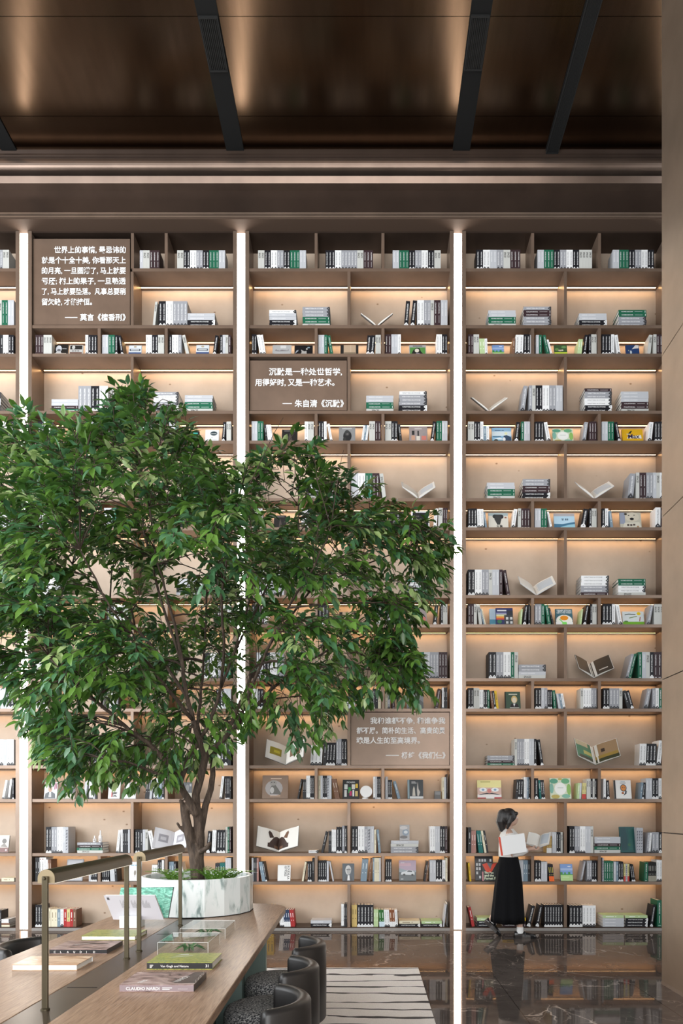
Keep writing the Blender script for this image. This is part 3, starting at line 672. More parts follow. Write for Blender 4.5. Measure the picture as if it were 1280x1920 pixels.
o = rest.build('shelved_books'); tag(o, 'the remaining small upright books packed on the bookcase shelves', 'books', None, 'stuff')

# books lying in stacks
seen = {}
for bay, row, x0, x1, codes, th, zs in stacks:
    k, cn = cellname(bay, row, (x0+x1)/2); seen.setdefault((bay, row, k), []).append(x0)
for bay, row, x0, x1, codes, th, zs in stacks:
    k, cn = cellname(bay, row, (x0+x1)/2); sib = sorted(seen[(bay, row, k)])
    sn = '' if len(sib) == 1 else ('left ' if sib[0] == x0 else 'right ')
    n = len(codes); t_ = th/PB; z = zs; L = (x1-x0)/PB
    for i, c in enumerate(codes[::-1]):
        j = R.uniform(-.004, .004); hh = L*R.uniform(.985, 1.0)
        M = Matrix.Translation(((x1-CX)/PB+j, DBK+R.uniform(0, .006), z)) @ Matrix(((0, 0, -1, 0), (0, 1, 0, 0), (1, 0, 0, 0), (0, 0, 0, 1)))
        w = t_-.0008; d = .235
        m = MB(); book_cover(m, w, hh, d, c); o = m.build('lying_book'); o.matrix_world = M
        pos = 'top' if i == n-1 else 'bottom' if i == 0 else ORD[n-1-i]+' down'
        tag(o, '%s book %s of %sstack, %s, %s, %s' % (K[c][5], pos, sn, cn, shelfname(row), bayname[bay]), 'book', 'books lying in stacks on the shelves')
        m = MB(); book_pages(m, w, hh, d); m.build('page_block', o)
        m = MB(); book_title(m, w, hh, c, None, True); m.build('spine_title', o)
        z += t_

# ------------------------------------------------------------------ books shown face out
# shapes in cover units (0..1, y up): r rectangle, e ellipse, p polygon, t writing
A = {
 'landscape': ((.20,.33,.62), 'blue and green landscape', [('r',0,0,1,.36,(.42,.60,.25)),('r',0,.34,1,.40,(.06,.30,.06)),('r',0,.40,.18,.52,(.05,.25,.05)),('r',.3,.4,.45,.5,(.06,.28,.06)),('r',.62,.4,.8,.53,(.05,.25,.05)),('r',0,.62,1,.75,(.35,.47,.70)),('r',.6,.83,.85,.88,(.8,.8,.85)),('r',.15,.2,.7,.23,(.6,.75,.45))]),
 'garden': ((.05,.10,.04), 'leafy green and lime', [('r',0,0,1,.36,(.50,.62,.06)),('e',.2,.6,.16,.12,(.15,.28,.08)),('e',.75,.8,.2,.1,(.14,.28,.1)),('e',.45,.5,.1,.07,(.6,.5,.4)),('e',.62,.52,.09,.06,(.7,.62,.5)),('e',.35,.5,.06,.05,(.5,.4,.3))]),
 'night': ((.02,.05,.15), 'navy blue white-figured', [('p',[(.45,.62),(.75,1),(.98,.97),(.95,.7),(.62,.68)],(.75,.72,.7)),('e',.36,.35,.07,.16,(.65,.72,.75)),('e',.2,.5,.04,.04,(.6,.6,.3))]),
 'script': ((.42,.42,.42), 'soft grey handwriting', [('r',.42,.70,.72,.95,(.62,.61,.6)),('r',.1,.05,.95,.28,(.55,.55,.56)),('p',[(.12,.5),(.2,.62),(.24,.5),(.3,.56),(.34,.48),(.5,.56),(.8,.5),(.84,.62),(.86,.5),(.8,.47),(.3,.43)],(.2,.18,.19))]),
 'smoke': ((.008,.008,.010), 'black smoky-figured', [('p',[(.33,.1),(.4,.4),(.36,.6),(.55,.45),(.66,.5),(.68,.2),(.6,.08)],(.42,.40,.38)),('p',[(.02,.2),(.2,.45),(.22,.58),(.1,.5)],(.3,.33,.38)),('e',.78,.8,.08,.07,(.2,.28,.34)),('e',.68,.66,.05,.08,(.45,.43,.4))]),
 'ends': ((.52,.38,.26), 'pale wood-coloured, black-ended', [('r',0,0,.18,1,(.02,.02,.02)),('r',.86,0,1,1,(.02,.02,.02)),('r',.2,.2,.84,.34,(.25,.19,.13)),('r',.55,.34,.6,1,(.6,.47,.34))]),
 'greenface': ((.40,.39,.40), 'grey and green painted-face', [('r',.04,.04,.96,.78,(.10,.27,.07)),('p',[(.1,.1),(.25,.55),(.45,.75),(.62,.7),(.7,.4),(.9,.1)],(.02,.02,.02)),('e',.46,.50,.13,.17,(.72,.66,.55)),('p',[(.3,.05),(.42,.25),(.6,.25),(.72,.05)],(.5,.45,.62)),('r',.22,.86,.78,.93,(.1,.1,.1))]),
 'arctic': ((.28,.48,.66), 'pale blue arctic picture', [('r',0,.45,1,.75,(.66,.74,.78)),('r',0,0,1,.2,(.20,.42,.55)),('p',[(0,.2),(.4,.34),(.6,.2)],(.75,.82,.85)),('e',.72,.6,.08,.09,(.74,.74,.45)),('p',[(.55,.05),(.6,.45),(.75,.5),(.98,.35),(.98,.02)],(.04,.07,.12)),('e',.62,.22,.07,.13,(.8,.8,.82)),('e',.2,.15,.1,.08,(.03,.05,.05)),('r',.05,.36,.45,.42,(.10,.2,.28)),('r',.15,.79,.45,.83,(.08,.12,.2)),('r',.5,.79,.62,.83,(.08,.12,.2))]),
 'wreath': ((.62,.66,.50), 'white and green leafy-wreath', [('e',.2,.85,.2,.12,(.10,.33,.22)),('e',.75,.85,.2,.13,(.14,.38,.20)),('e',.08,.5,.1,.25,(.22,.45,.36)),('e',.9,.45,.1,.28,(.25,.45,.12)),('e',.25,.1,.2,.1,(.45,.36,.1)),('e',.75,.12,.2,.1,(.2,.42,.32)),('e',.5,.95,.1,.05,(.5,.4,.12)),('e',.5,.48,.28,.30,(.80,.80,.76)),('r',.36,.5,.64,.54,(.5,.55,.5))]),
 'yellow': ((.75,.42,.015), 'bright yellow', [('p',[(.22,.30),(.28,.46),(.9,.56),(.93,.30)],(.82,.80,.74)),('t','Max',.56,.31,.56,(.03,.02,.06)),('p',[(.26,.62),(.42,.86),(.5,.88),(.38,.62)],(.02,.03,.02)),('r',.22,.58,.38,.66,(.7,.62,.4))]),
 'elephant': ((.72,.68,.60), 'cream elephant-picture', [('r',0,.82,1,1,(.38,.46,.48)),('e',.34,.78,.13,.13,(.03,.035,.035)),('e',.64,.76,.13,.14,(.03,.03,.035)),('p',[(.3,.6),(.36,.9),(.62,.9),(.66,.6),(.58,.25),(.44,.25)],(.05,.05,.05)),('r',.82,.66,.92,.74,(.3,.12,.08)),('t','大象',.55,.07,.34,(.03,.03,.03))]),
 'sea': ((.46,.64,.76), 'pale blue sea', [('r',0,.82,1,1,(.42,.40,.42)),('p',[(0,.32),(.4,.30),(1,.44),(1,.2),(.3,.02),(0,.02)],(.06,.17,.27)),('p',[(.3,.1),(.7,.25),(1,.3),(1,0),(.3,0)],(.30,.55,.65)),('r',.36,.62,.48,.66,(.08,.14,.2)),('r',.38,.54,.46,.60,(.08,.14,.2)),('r',.54,.54,.60,.66,(.08,.14,.2)),('r',.63,.54,.68,.66,(.08,.14,.2))]),
 'bluesea': ((.50,.64,.76), 'narrow pale blue', [('r',0,0,1,.38,(.10,.30,.42)),('r',.2,.05,.9,.12,(.4,.6,.7))]),
 'bear': ((.52,.49,.40), 'polar-bear', [('r',0,.3,.24,1,(.30,.33,.42)),('e',.58,.72,.33,.30,(.62,.56,.45)),('e',.28,.90,.07,.07,(.05,.04,.03)),('e',.42,.82,.04,.025,(.02,.02,.02)),('e',.68,.83,.04,.025,(.02,.02,.02)),('e',.56,.60,.10,.08,(.015,.015,.015)),('p',[(.1,0),(.2,.35),(.9,.4),(1,0)],(.66,.62,.52)),('r',.32,.16,.42,.28,(.08,.06,.05)),('r',.46,.16,.56,.27,(.08,.06,.05)),('r',.6,.18,.70,.29,(.08,.06,.05)),('e',.82,.12,.05,.05,(.35,.2,.1))]),
 'sunset': ((.035,.04,.13), 'city-sunset picture', [('r',.02,.5,.62,.62,(.62,.62,.35)),('r',.02,.40,.6,.51,(.75,.30,.05)),('r',.02,.32,.55,.41,(.55,.08,.06)),('r',.02,.62,.62,.72,(.30,.30,.45)),('r',.48,.02,1,.58,(.05,.055,.06)),('r',.66,.58,1,.85,(.03,.035,.05)),('r',.58,.32,.72,.46,(.6,.6,.6)),('r',.82,.32,.96,.46,(.6,.6,.6)),('r',.58,.08,.72,.22,(.55,.55,.55)),('r',.82,.08,.96,.22,(.6,.6,.6)),('e',.2,.2,.14,.12,(.05,.16,.08)),('r',.08,.80,.62,.88,(.75,.75,.75))]),
 'teal_title': ((.05,.13,.16), 'dark teal cartoon-plate', [('e',.5,.28,.48,.36,(.78,.76,.68)),('r',0,0,1,.2,(.76,.76,.74)),('e',.5,.44,.24,.15,(.72,.25,.01)),('p',[(.38,0),(.36,.2),(.62,.2),(.66,0)],(.20,.65,.12)),('p',[(.2,.36),(.24,.4),(.42,.2),(.38,.15)],(.2,.6,.15)),('t','TEMPLETON',.5,.83,.86,(.75,.78,.78)),('t','GETS HIS WISH',.5,.72,.86,(.75,.78,.78))]),
 'meadow': ((.68,.72,.72), 'white and green meadow', [('r',0,0,1,.25,(.16,.40,.02)),('e',.15,.26,.1,.06,(.1,.22,.05)),('e',.76,.84,.09,.12,(.78,.55,.0)),('p',[(.1,.72),(.3,.78),(.6,.74),(.62,.8),(.3,.84),(.1,.78)],(.08,.1,.08)),('p',[(.3,.48),(.5,.56),(.68,.6),(.66,.66),(.5,.62),(.3,.55)],(.2,.28,.12)),('p',[(.76,.28),(.8,.6),(.84,.6),(.8,.28)],(.35,.06,.05))]),
 'green_portrait': ((.045,.085,.055), 'dark green portrait', [('r',0,0,.06,1,(.01,.01,.01)),('e',.6,.55,.2,.22,(.60,.42,.16)),('e',.6,.5,.14,.17,(.72,.62,.48)),('p',[(.3,.02),(.4,.3),(.8,.3),(.92,.02)],(.012,.012,.015)),('p',[(.52,.3),(.58,.12),(.66,.3)],(.75,.75,.75)),('r',.25,.82,.8,.88,(.55,.55,.45)),('r',.3,.04,.9,.08,(.5,.5,.45))]),
 'yellow_face': ((.80,.72,.32), 'yellow cartoon-face', [('r',0,.0,1,.60,(.62,.42,.36)),('r',0,.0,1,.22,(.76,.72,.70)),('e',.24,.48,.16,.11,(.80,.80,.80)),('e',.74,.48,.16,.11,(.80,.80,.80)),('e',.24,.48,.06,.06,(.22,.35,.5)),('e',.74,.48,.06,.06,(.22,.35,.5)),('p',[(.03,.2),(.4,.32),(.5,.28),(.6,.32),(.97,.2),(.6,.24),(.4,.24)],(.03,.03,.04)),('e',.5,.42,.09,.12,(.58,.20,.18)),('r',0,.0,.35,.06,(.45,.06,.07)),('r',.7,.0,1,.08,(.45,.06,.07)),('r',.14,.88,.55,.92,(.35,.3,.08))]),
 'cat': ((.78,.76,.73), 'white bird-emblem', [('r',0,0,.10,1,(.02,.02,.02)),('e',.55,.58,.19,.2,(.04,.05,.06)),('e',.55,.58,.15,.16,(.62,.22,.04)),('p',[(.66,.5),(.74,.4),(.7,.25),(.52,.16),(.62,.3)],(.04,.05,.06)),('e',.5,.3,.08,.06,(.35,.1,.03)),('e',.5,.6,.02,.03,(.02,.02,.02)),('e',.6,.6,.02,.03,(.02,.02,.02)),('r',.4,.9,.66,.93,(.3,.35,.4)),('r',.36,.82,.7,.86,(.35,.35,.35))]),
 'teal': ((.008,.075,.075), 'deep teal', [('p',[(.1,.06),(.05,.95),(.4,.98),(.5,.5),(.45,.1)],(.012,.055,.065)),('p',[(.55,.1),(.6,.9),(.92,.96),(.82,.08)],(.01,.10,.085)),('e',.6,.3,.1,.06,(.03,.12,.06))]),
 'zebra': ((.03,.03,.035), 'black and white patterned', [('r',.06+.15*i,.08+.17*j,.06+.15*i+.1,.08+.17*j+.11,(.60+.02*((i*j) % 3),.62,.64)) for i in range(6) for j in range(5) if (i*3+j*5) % 4]),
 'fox': ((.012,.014,.012), 'black red-fox', [('p',[(.02,.9),(.2,.5),(.45,.45),(.75,.98),(.55,.95),(.4,.7),(.25,.98)],(.55,.05,.02)),('p',[(.25,.98),(.42,.62),(.52,.96)],(.10,.11,.12)),('r',0,.0,.06,.5,(.5,.2,.22)),('t','The Fox',.34,.40,.46,(.78,.82,.62)),('t','and the',.34,.24,.46,(.78,.82,.62)),('t','Forest Fire',.48,.08,.74,(.72,.78,.56))]),
 'leopard': ((.24,.16,.115), 'brown leopard-picture', [('e',.45,.45,.34,.34,(.34,.31,.30)),('p',[(.3,.2),(.3,.45),(.38,.6),(.5,.6),(.6,.45),(.72,.25),(.72,.18)],(.13,.12,.11)),('e',.42,.68,.14,.12,(.28,.26,.24)),('e',.38,.36,.08,.14,(.44,.42,.40)),('e',.36,.7,.025,.02,(.02,.02,.02)),('e',.46,.7,.025,.02,(.02,.02,.02)),('r',.32,.84,.74,.88,(.6,.45,.35)),('r',.3,.1,.7,.13,(.6,.42,.3))]),
 'mosaic': ((.02,.02,.022), 'black colour-collage', [('r',.1,.1,.25,.45,(.6,.6,.58)),('r',.1,.5,.3,.75,(.62,.62,.6)),('r',.35,.3,.5,.6,(.05,.28,.08)),('r',.42,.15,.55,.4,(.45,.03,.12)),('r',.55,.5,.75,.75,(.64,.62,.58)),('r',.78,.55,.92,.78,(.68,.45,.05)),('r',.6,.12,.7,.45,(.7,.7,.7)),('r',.76,.12,.92,.4,(.55,.42,.15)),('t','PICASSO',.5,.82,.5,(.7,.7,.7))]),
 'dark_animal': ((.028,.036,.042), 'dark standing-animals', [('r',0,0,.12,1,(.22,.30,.33)),('r',.14,0,1,.12,(.62,.62,.62)),('p',[(.3,.14),(.34,.5),(.4,.66),(.46,.55),(.5,.14)],(.50,.46,.40)),('p',[(.62,.14),(.6,.5),(.66,.9),(.7,.5),(.8,.35),(.72,.14)],(.5,.46,.42)),('r',.25,.8,.58,.84,(.4,.4,.4)),('r',.25,.86,.5,.90,(.4,.4,.4))]),
 'black_type': ((.80,.79,.77), 'white black-lettered', [('T','KOUDELKA',.88,.95,.86,(.02,.02,.02)),('T','GYPSIES',.66,.95,.66,(.02,.02,.02))]),
 'bwportrait': ((.06,.075,.09), 'dark grey portrait', [('p',[(.2,.02),(.3,.25),(.7,.25),(.9,.02)],(.05,.05,.055)),('e',.5,.62,.25,.28,(.55,.54,.53)),('e',.55,.56,.18,.2,(.36,.36,.36)),('p',[(.42,.02),(.46,.32),(.6,.32),(.64,.02)],(.72,.72,.72)),('r',.34,.62,.7,.66,(.1,.1,.1))]),
 'car': ((.10,.115,.12), 'car at pink dusk', [('r',0,.42,1,1,(.42,.32,.40)),('r',0,.72,.7,.86,(.55,.36,.42)),('p',[(0,.62),(.4,.52),(1,.5),(1,.42),(0,.42)],(.28,.33,.36)),('p',[(.1,.3),(.15,.42),(.4,.46),(.55,.53),(.78,.5),(.92,.4),(.9,.28)],(.60,.62,.63)),('p',[(.45,.44),(.56,.51),(.75,.48),(.78,.43)],(.06,.07,.08)),('e',.3,.3,.07,.05,(.03,.03,.03)),('e',.78,.29,.07,.05,(.03,.03,.03)),('r',.1,.86,.32,.89,(.7,.7,.72)),('r',.1,.07,.25,.10,(.6,.6,.6))]),
 'darkfigure': ((.018,.017,.017), 'black figure-picture', [('p',[(.4,.05),(.45,.5),(.52,.75),(.6,.5),(.7,.05)],(.07,.055,.05)),('r',.15,.86,.85,.93,(.14,.13,.13))]),
 'ape': ((.26,.26,.26), 'grey ape-picture', [('e',.52,.42,.26,.36,(.022,.022,.024)),('e',.5,.62,.16,.2,(.05,.05,.05)),('e',.35,.2,.1,.14,(.04,.04,.04)),('e',.52,.55,.07,.06,(.14,.13,.13)),('r',.2,.88,.8,.95,(.5,.5,.5)),('r',0,0,1,.08,(.2,.2,.2))]),
 'bottles': ((.34,.29,.28), 'taupe three-bottle', [('r',.12,.15,.32,.45,(.55,.32,.22)),('r',.15,.48,.29,.75,(.03,.03,.03)),('r',.40,.13,.60,.40,(.70,.64,.56)),('r',.46,.42,.54,.74,(.04,.04,.04)),('r',.68,.15,.94,.42,(.60,.20,.16)),('r',.75,.44,.86,.6,(.3,.28,.28)),('r',.3,.84,.7,.9,(.6,.56,.54))]),
 'blackgrid': ((.016,.016,.018), 'black perfume-grid', [('r',.06,.06,.94,.94,(.24,.24,.25)),('r',.08,.08,.92,.92,(.014,.014,.016)),('r',.28,.38,.68,.62,(.33,.32,.34)),('p',[(.3,.68),(.38,.88),(.46,.68)],(.45,.45,.45)),('p',[(.54,.70),(.6,.9),(.66,.70)],(.3,.3,.3)),('p',[(.76,.7),(.82,.9),(.88,.7)],(.5,.5,.5)),('p',[(.76,.42),(.82,.6),(.88,.42)],(.6,.6,.6)),('p',[(.76,.14),(.82,.34),(.88,.14)],(.45,.45,.45)),('p',[(.5,.12),(.56,.34),(.62,.12)],(.6,.6,.6))]),
 'goldframe': ((.80,.80,.82), 'white-edged black', [('r',.08,.06,.94,.94,(.015,.017,.022)),('p',[(.54,.14),(.58,.3),(.62,.55),(.7,.3),(.78,.36),(.8,.14)],(.42,.33,.18)),('e',.34,.16,.13,.05,(.3,.25,.14)),('t','DIOR',.30,.67,.30,(.16,.15,.13))]),
 'bluewhite': ((.72,.76,.82), 'white and blue', [('r',0,.55,1,1,(.05,.10,.25)),('e',.5,.55,.3,.2,(.75,.75,.78))]),
 'greyphoto': ((.24,.25,.26), 'misty grey photograph', [('p',[(0,0),(.2,.3),(.5,.2),(.8,.45),(1,.3),(1,0)],(.12,.13,.13)),('r',.1,.1,.4,.13,(.6,.6,.6)),('e',.5,.7,.35,.15,(.34,.35,.36))]),
 'profile': ((.010,.010,.010), 'black portrait', [('r',0,0,1,.2,(.22,.11,.05)),('r',.02,.2,.9,.25,(.6,.5,.42)),('e',.32,.62,.22,.30,(.55,.56,.60)),('e',.34,.5,.14,.12,(.12,.12,.13)),('p',[(.1,.25),(.2,.42),(.45,.42),(.55,.25)],(.5,.5,.5)),('r',.58,.6,.9,.66,(.3,.3,.3))]),
 'profile2': ((.50,.49,.47), 'grey small-portrait', [('r',.05,.6,.95,.95,(.018,.018,.018)),('e',.3,.78,.12,.16,(.5,.5,.48)),('r',.05,.22,.95,.36,(.16,.09,.07)),('r',.2,.42,.34,.5,(.1,.1,.1)),('r',.4,.42,.54,.5,(.1,.1,.1)),('r',.6,.42,.74,.5,(.1,.1,.1))]),
 'bluesmall': ((.66,.70,.74), 'white and blue paperback', [('r',0,.08,1,.36,(.05,.09,.22)),('r',.08,.48,.92,.68,(.03,.04,.06)),('e',.5,.86,.12,.08,(.45,.38,.28)),('r',.16,.53,.84,.63,(.6,.62,.62))]),
 'darktitle': ((.012,.018,.018), 'black and turquoise', [('r',.15,.74,.85,.86,(.05,.35,.28)),('r',.3,.58,.8,.62,(.2,.3,.3))]),
 'whitedisc': ((.78,.79,.80), 'white black-disc', [('e',.62,.7,.26,.17,(.03,.05,.06)),('r',.42,.66,.82,.70,(.7,.7,.7)),('e',.5,.38,.04,.03,(.2,.3,.3)),('r',.15,.2,.85,.23,(.5,.5,.52))]),
 'manphoto': ((.74,.73,.73), 'white suited-man portrait', [('p',[(.02,.02),(.1,.32),(.35,.42),(.6,.42),(.85,.3),(.9,.02)],(.10,.11,.12)),('p',[(.36,.1),(.4,.4),(.52,.4),(.56,.1)],(.75,.75,.75)),('r',.44,.12,.48,.36,(.05,.05,.06)),('e',.45,.6,.16,.2,(.48,.30,.22)),('e',.45,.74,.16,.08,(.12,.11,.11)),('r',.76,.55,.84,.95,(.32,.08,.16)),('r',.88,.6,.95,.95,(.32,.08,.16))]),
 'greytop': ((.48,.44,.36), 'grey-topped cream', [('r',0,.35,1,1,(.10,.10,.11)),('e',.45,.65,.2,.22,(.2,.19,.19)),('r',.7,.75,.9,.9,(.4,.4,.4))]),
 'bigtype': ((.78,.77,.77), 'white large-character book', [('t','态',.6,.64,.42,(.04,.03,.03)),('t','度',.55,.14,.46,(.04,.03,.03)),('r',.28,.1,.36,.42,(.5,.04,.04))]),
 'bigtype2': ((.79,.78,.78), 'white side-lettered book', [('t','见',.76,.60,.40,(.06,.03,.03)),('t','识',.76,.2,.40,(.04,.03,.03)),('r',.03,.3,.10,.9,(.4,.05,.05)),('r',.58,.74,.62,.9,(.5,.04,.04))]),
 'plainframe': ((.27,.27,.29), 'large plain grey', [('r',.06,.05,.94,.95,(.40,.40,.42))]),
 'sketch': ((.76,.77,.76), 'white sketched-cover', [('e',.5,.42,.1,.14,(.25,.22,.18)),('r',.48,.2,.52,.3,(.2,.2,.2)),('r',.15,.8,.4,.84,(.1,.35,.5)),('r',.45,.8,.7,.84,(.1,.35,.5))]),
 'pinkfigures': ((.58,.55,.50), 'grey two-figure', [('r',0,0,1,.28,(.20,.10,.09)),('e',.25,.72,.12,.14,(.16,.15,.14)),('e',.75,.66,.12,.14,(.16,.15,.14)),('p',[(.1,.3),(.25,.6),(.45,.34)],(.25,.23,.21)),('p',[(.55,.34),(.75,.55),(.95,.3)],(.25,.23,.21)),('e',.88,.14,.05,.06,(.6,.5,.5))]),
 'whirl': ((.34,.33,.33), 'small grey whirl-picture', [('e',.6,.5,.34,.22,(.22,.27,.33)),('e',.62,.52,.2,.1,(.55,.58,.6)),('e',.4,.8,.4,.12,(.5,.48,.47)),('e',.4,.2,.4,.1,(.14,.13,.13))]),
}
def shape(m, s, w, h, e, M):
    k = s[0]; P = lambda x, y: (x*w, e, y*h)
    if k == 'r': m.poly([P(s[1], s[2]), P(s[3], s[2]), P(s[3], s[4]), P(s[1], s[4])], pm(s[5], .45), M)
    elif k == 'p': m.poly([P(*q_) for q_ in s[1]], pm(s[2], .45), M)
    elif k == 'e': m.poly([P(s[1]+s[3]*math.cos(2*PI*i/14), s[2]+s[4]*math.sin(2*PI*i/14)) for i in range(14)], pm(s[5], .45), M)
    elif k == 't': m.text(s[1], pm(s[5], .45), (1, 0, 0), (0, 0, 1), P(s[2], s[3]), width=s[4]*w, align='C', bold=.02, M=M)
    elif k == 'T': m.text(s[1], pm(s[5], .45), (0, 0, -1), (1, 0, 0), (s[2]*w-w*.12, e, s[3]*h), size=w*.24, width=s[4]*h, bold=.02, M=M)
def face_book(loc, w, h, style, label, tilt=.20, th=.022, rz=0):
    base, desc, sh = A[style]
    loc = (loc[0], loc[1], loc[2]+th*math.sin(tilt))
    o = empty('display_book', loc, label, 'book', 'books shown face out on the shelves')
    o.rotation_euler = (-tilt, 0, rz)
    m = MB(); c = pm(base, .42)
    m.box(-w/2, w/2, 0, .003, 0, h, c); m.box(-w/2, w/2, th-.003, th, 0, h, c); m.box(-w/2, -w/2+.003, .003, th-.003, 0, h, c); m.build('cover', o)
    m = MB(); m.box(-w/2+.0035, w/2-.004, .0032, th-.0032, .003, h-.003, PAPER); m.build('page_block', o)
    m = MB(); M = Matrix.Translation((-w/2, 0, 0))
    for i, s in enumerate(sh): shape(m, s, w, h, -.0005-.0003*i, M)
    m.build('cover_picture', o)
    return o
for bay, row, x0, x1, hp, style, zs in faces:
    k, cn = cellname(bay, row, (x0+x1)/2)
    D = DBK+.03 if style not in ('zebra', 'bluesea') else DBK+.075
    if style == 'fox': D = DBK+.012
    desc = A[style][1]; desc = desc if 'book' in desc else desc+' book'
    loc = ((x0+x1)/2-CX)*D/FPX, D, zs+.0003
    face_book(loc, (x1-x0)*D/FPX, hp/PB/math.cos(.2), style, '%s shown face out, %s of %s, %s' % (desc, cn, shelfname(row), bayname[bay]))
zt_ = ZT[14]+.0008+4*5.8/PB
face_book(((758.7-CX)/PB, DBK+.05, zt_+.001), 18.5/PB, 29/PB, 'whirl', 'small whirl-picture book propped on a stack of four, third shelf up, middle bay', .12)

# ------------------------------------------------------------------ open books propped on clear stands
def open_book(loc, wp, v, T, style, label, al=.60, rz=0):
    """V-shaped open book: half width wp, page height v, spine raised by T degrees"""
    T = math.radians(T); o = empty('open_book', loc, label, 'book', 'open books propped on clear stands', rz)
    cov = {'plain': (.30,.29,.28), 'white': (.55,.57,.60), 'dark': (.045,.038,.034), 'nature': (.10,.10,.06), 'pictures': (.05,.05,.06), 'ears': (.045,.042,.042), 'tealpages': (.06,.12,.12), 'drawing': (.5,.49,.5)}[style]
    ev = Vector((0, math.cos(T), math.sin(T))); ew = Vector((0, -math.sin(T), math.cos(T)))
    def Pt(s, sv, w): 
        sg = 1 if s >= 0 else -1; a = abs(s)
        return Vector((1, 0, 0))*s*math.cos(al)+ev*sv+ew*(a*math.sin(al)+w)
    c = MB(); cm = pm(cov, .5)
    for sg in (-1, 1):
        q8 = [Pt(sg*s, b_, w_) for w_ in (0, .004) for (s, b_) in ((.0001, 0), (wp, 0), (wp, v), (.0001, v))]
        c.add(q8, [(0,1,2,3), (7,6,5,4), (0,4,5,1), (1,5,6,2), (2,6,7,3), (3,7,4,0)], cm)
    c.build('cover', o)
    for sg in (-1, 1):                       # page blocks bulge towards the gutter
        n = 8; top, bot = [], []
        for i in range(n+1):
            s = (.002+(wp-.008)*i/n); th = .008+.016*math.sin(PI*min(1, i/n*1.15)**.7)*(1 if style != 'plain' else .6)
            top.append((s, .005+th)); bot.append((s, .0045))
        p = MB(); vs = []
        for b_ in (.004, v-.004): vs += [Pt(sg*s, b_, w) for s, w in top]+[Pt(sg*s, b_, w) for s, w in bot]
        N = 2*(n+1); f = []
        for i in range(n):
            f += [(i, i+1, N+i+1, N+i), (n+1+i, N+n+1+i, N+n+2+i, n+2+i), (i, n+1+i, n+2+i, i+1), (N+i, N+i+1, N+n+2+i, N+n+1+i)]
        f += [(n, n+n+1, N+n+n+1, N+n), (0, N, N+n+1, n+1)]
        p.add(vs, f, PAPER if style != 'drawing' else pm((.70, .69, .72), .8)); o2 = p.build('page_block', o)
        # pictures printed on the spread, laid on the page surface
        def onpage(pts, col, e=.0012):
            out = []
            for x, y in pts:
                k = x*n; i = min(n-1, int(k)); fr = k-i
                s = top[i][0]*(1-fr)+top[i+1][0]*fr; w = top[i][1]*(1-fr)+top[i+1][1]*fr
                out.append(Pt(sg*s, v*y, w+e))
            return out
        pic = MB()
        def patch(x0, x1, y0, y1, col, e=.0012):
            k = 5
            for i in range(k):
                a, b2 = x0+(x1-x0)*i/k, x0+(x1-x0)*(i+1)/k
                pic.poly(onpage([(a, y0), (b2, y0), (b2, y1), (a, y1)], col, e), pm(col, .5))
        if style == 'ears':
            for i in range(8):
                a = i/8*.5; b2 = (i+1)/8*.5; hh = [.66, .70, .69, .66, .60, .5, .4, .3]
                pic.poly(onpage([(a, .10), (b2, .10), (b2, hh[min(7, i+1)]), (a, hh[i])], None), pm((.045, .022, .016), .5))
            pic.poly(onpage([(.22, .62), (.42, .55), (.50, .80), (.46, .90), (.36, .84)], None, .0016), pm((.035, .018, .014) if sg < 0 else (.16, .075, .04), .5))
            patch(.03, .2, .12, .25, (.16, .085, .05), .002)
        elif style == 'pictures': patch(.22, .80, .28, .68, (.30, .25, .03) if sg < 0 else (.20, .12, .07)); patch(.3, .6, .4, .55, (.55, .48, .05) if sg < 0 else (.30, .17, .09), .002)
        elif style == 'nature':
            if sg < 0: patch(.12, .98, .03, .97, (.05, .17, .10)); patch(.15, .6, .3, .5, (.42, .38, .12), .002); patch(.3, .97, .72, .97, (.42, .36, .24), .002); patch(.12, .9, .03, .2, (.05, .05, .03), .002)
            else: patch(.03, .98, .03, .97, (.34, .22, .12)); patch(.03, .98, .03, .2, (.04, .045, .02), .002); patch(.03, .95, .2, .36, (.34, .22, .05), .002); patch(.3, .45, .5, .68, (.04, .025, .02), .002)
        elif style == 'dark': patch(.02, .98, .02, .98, (.040, .033, .028)); patch(.3, .75, .22, .28, (.6, .55, .5), .002) if sg > 0 else None
        elif style == 'tealpages': patch(.05, .9, .05, .9, (.70, .74, .74) if sg < 0 else (.06, .22, .16))
        elif style == 'drawing': patch(.25, .75, .35, .72, (.34, .33, .36)); patch(.35, .65, .45, .6, (.55, .54, .57), .002)
        elif style == 'white' and sg > 0: patch(.1, .9, .1, .9, (.50, .56, .62))
        if pic.v: pic.build('printed_page', o2)
    st = MB(); hb = min(v*.55, .2)
    st.box(-wp*.25, wp*.25, v*math.cos(T)*.5, v*math.cos(T)*.5+.004, 0, max(.02, v*.5*math.sin(T)-.004), ACRYLIC); 
    st.build('clear_stand', o)
    return o
odesc = {'plain': 'open book seen from its lower edge', 'white': 'open book with pale pages', 'dark': 'open book with dark brown pages', 'nature': 'wide open book with gold and green pictures',
         'pictures': 'open book with one small picture per page', 'ears': 'open book picturing a dark eared animal head', 'tealpages': 'open book with a teal picture', 'drawing': 'open book with grey line drawings'}
for bay, row, xc, wpx, T, style, zs in opens:
    k, cn = cellname(bay, row, xc)
    open_book(((xc-CX)/PB, DBK+.01, zs+.002), wpx/2/PB/math.cos(.6), .26 if row < 10 else .30, T, style, '%s, %s of %s, %s' % (odesc[style], cn, shelfname(row), bayname[bay]))

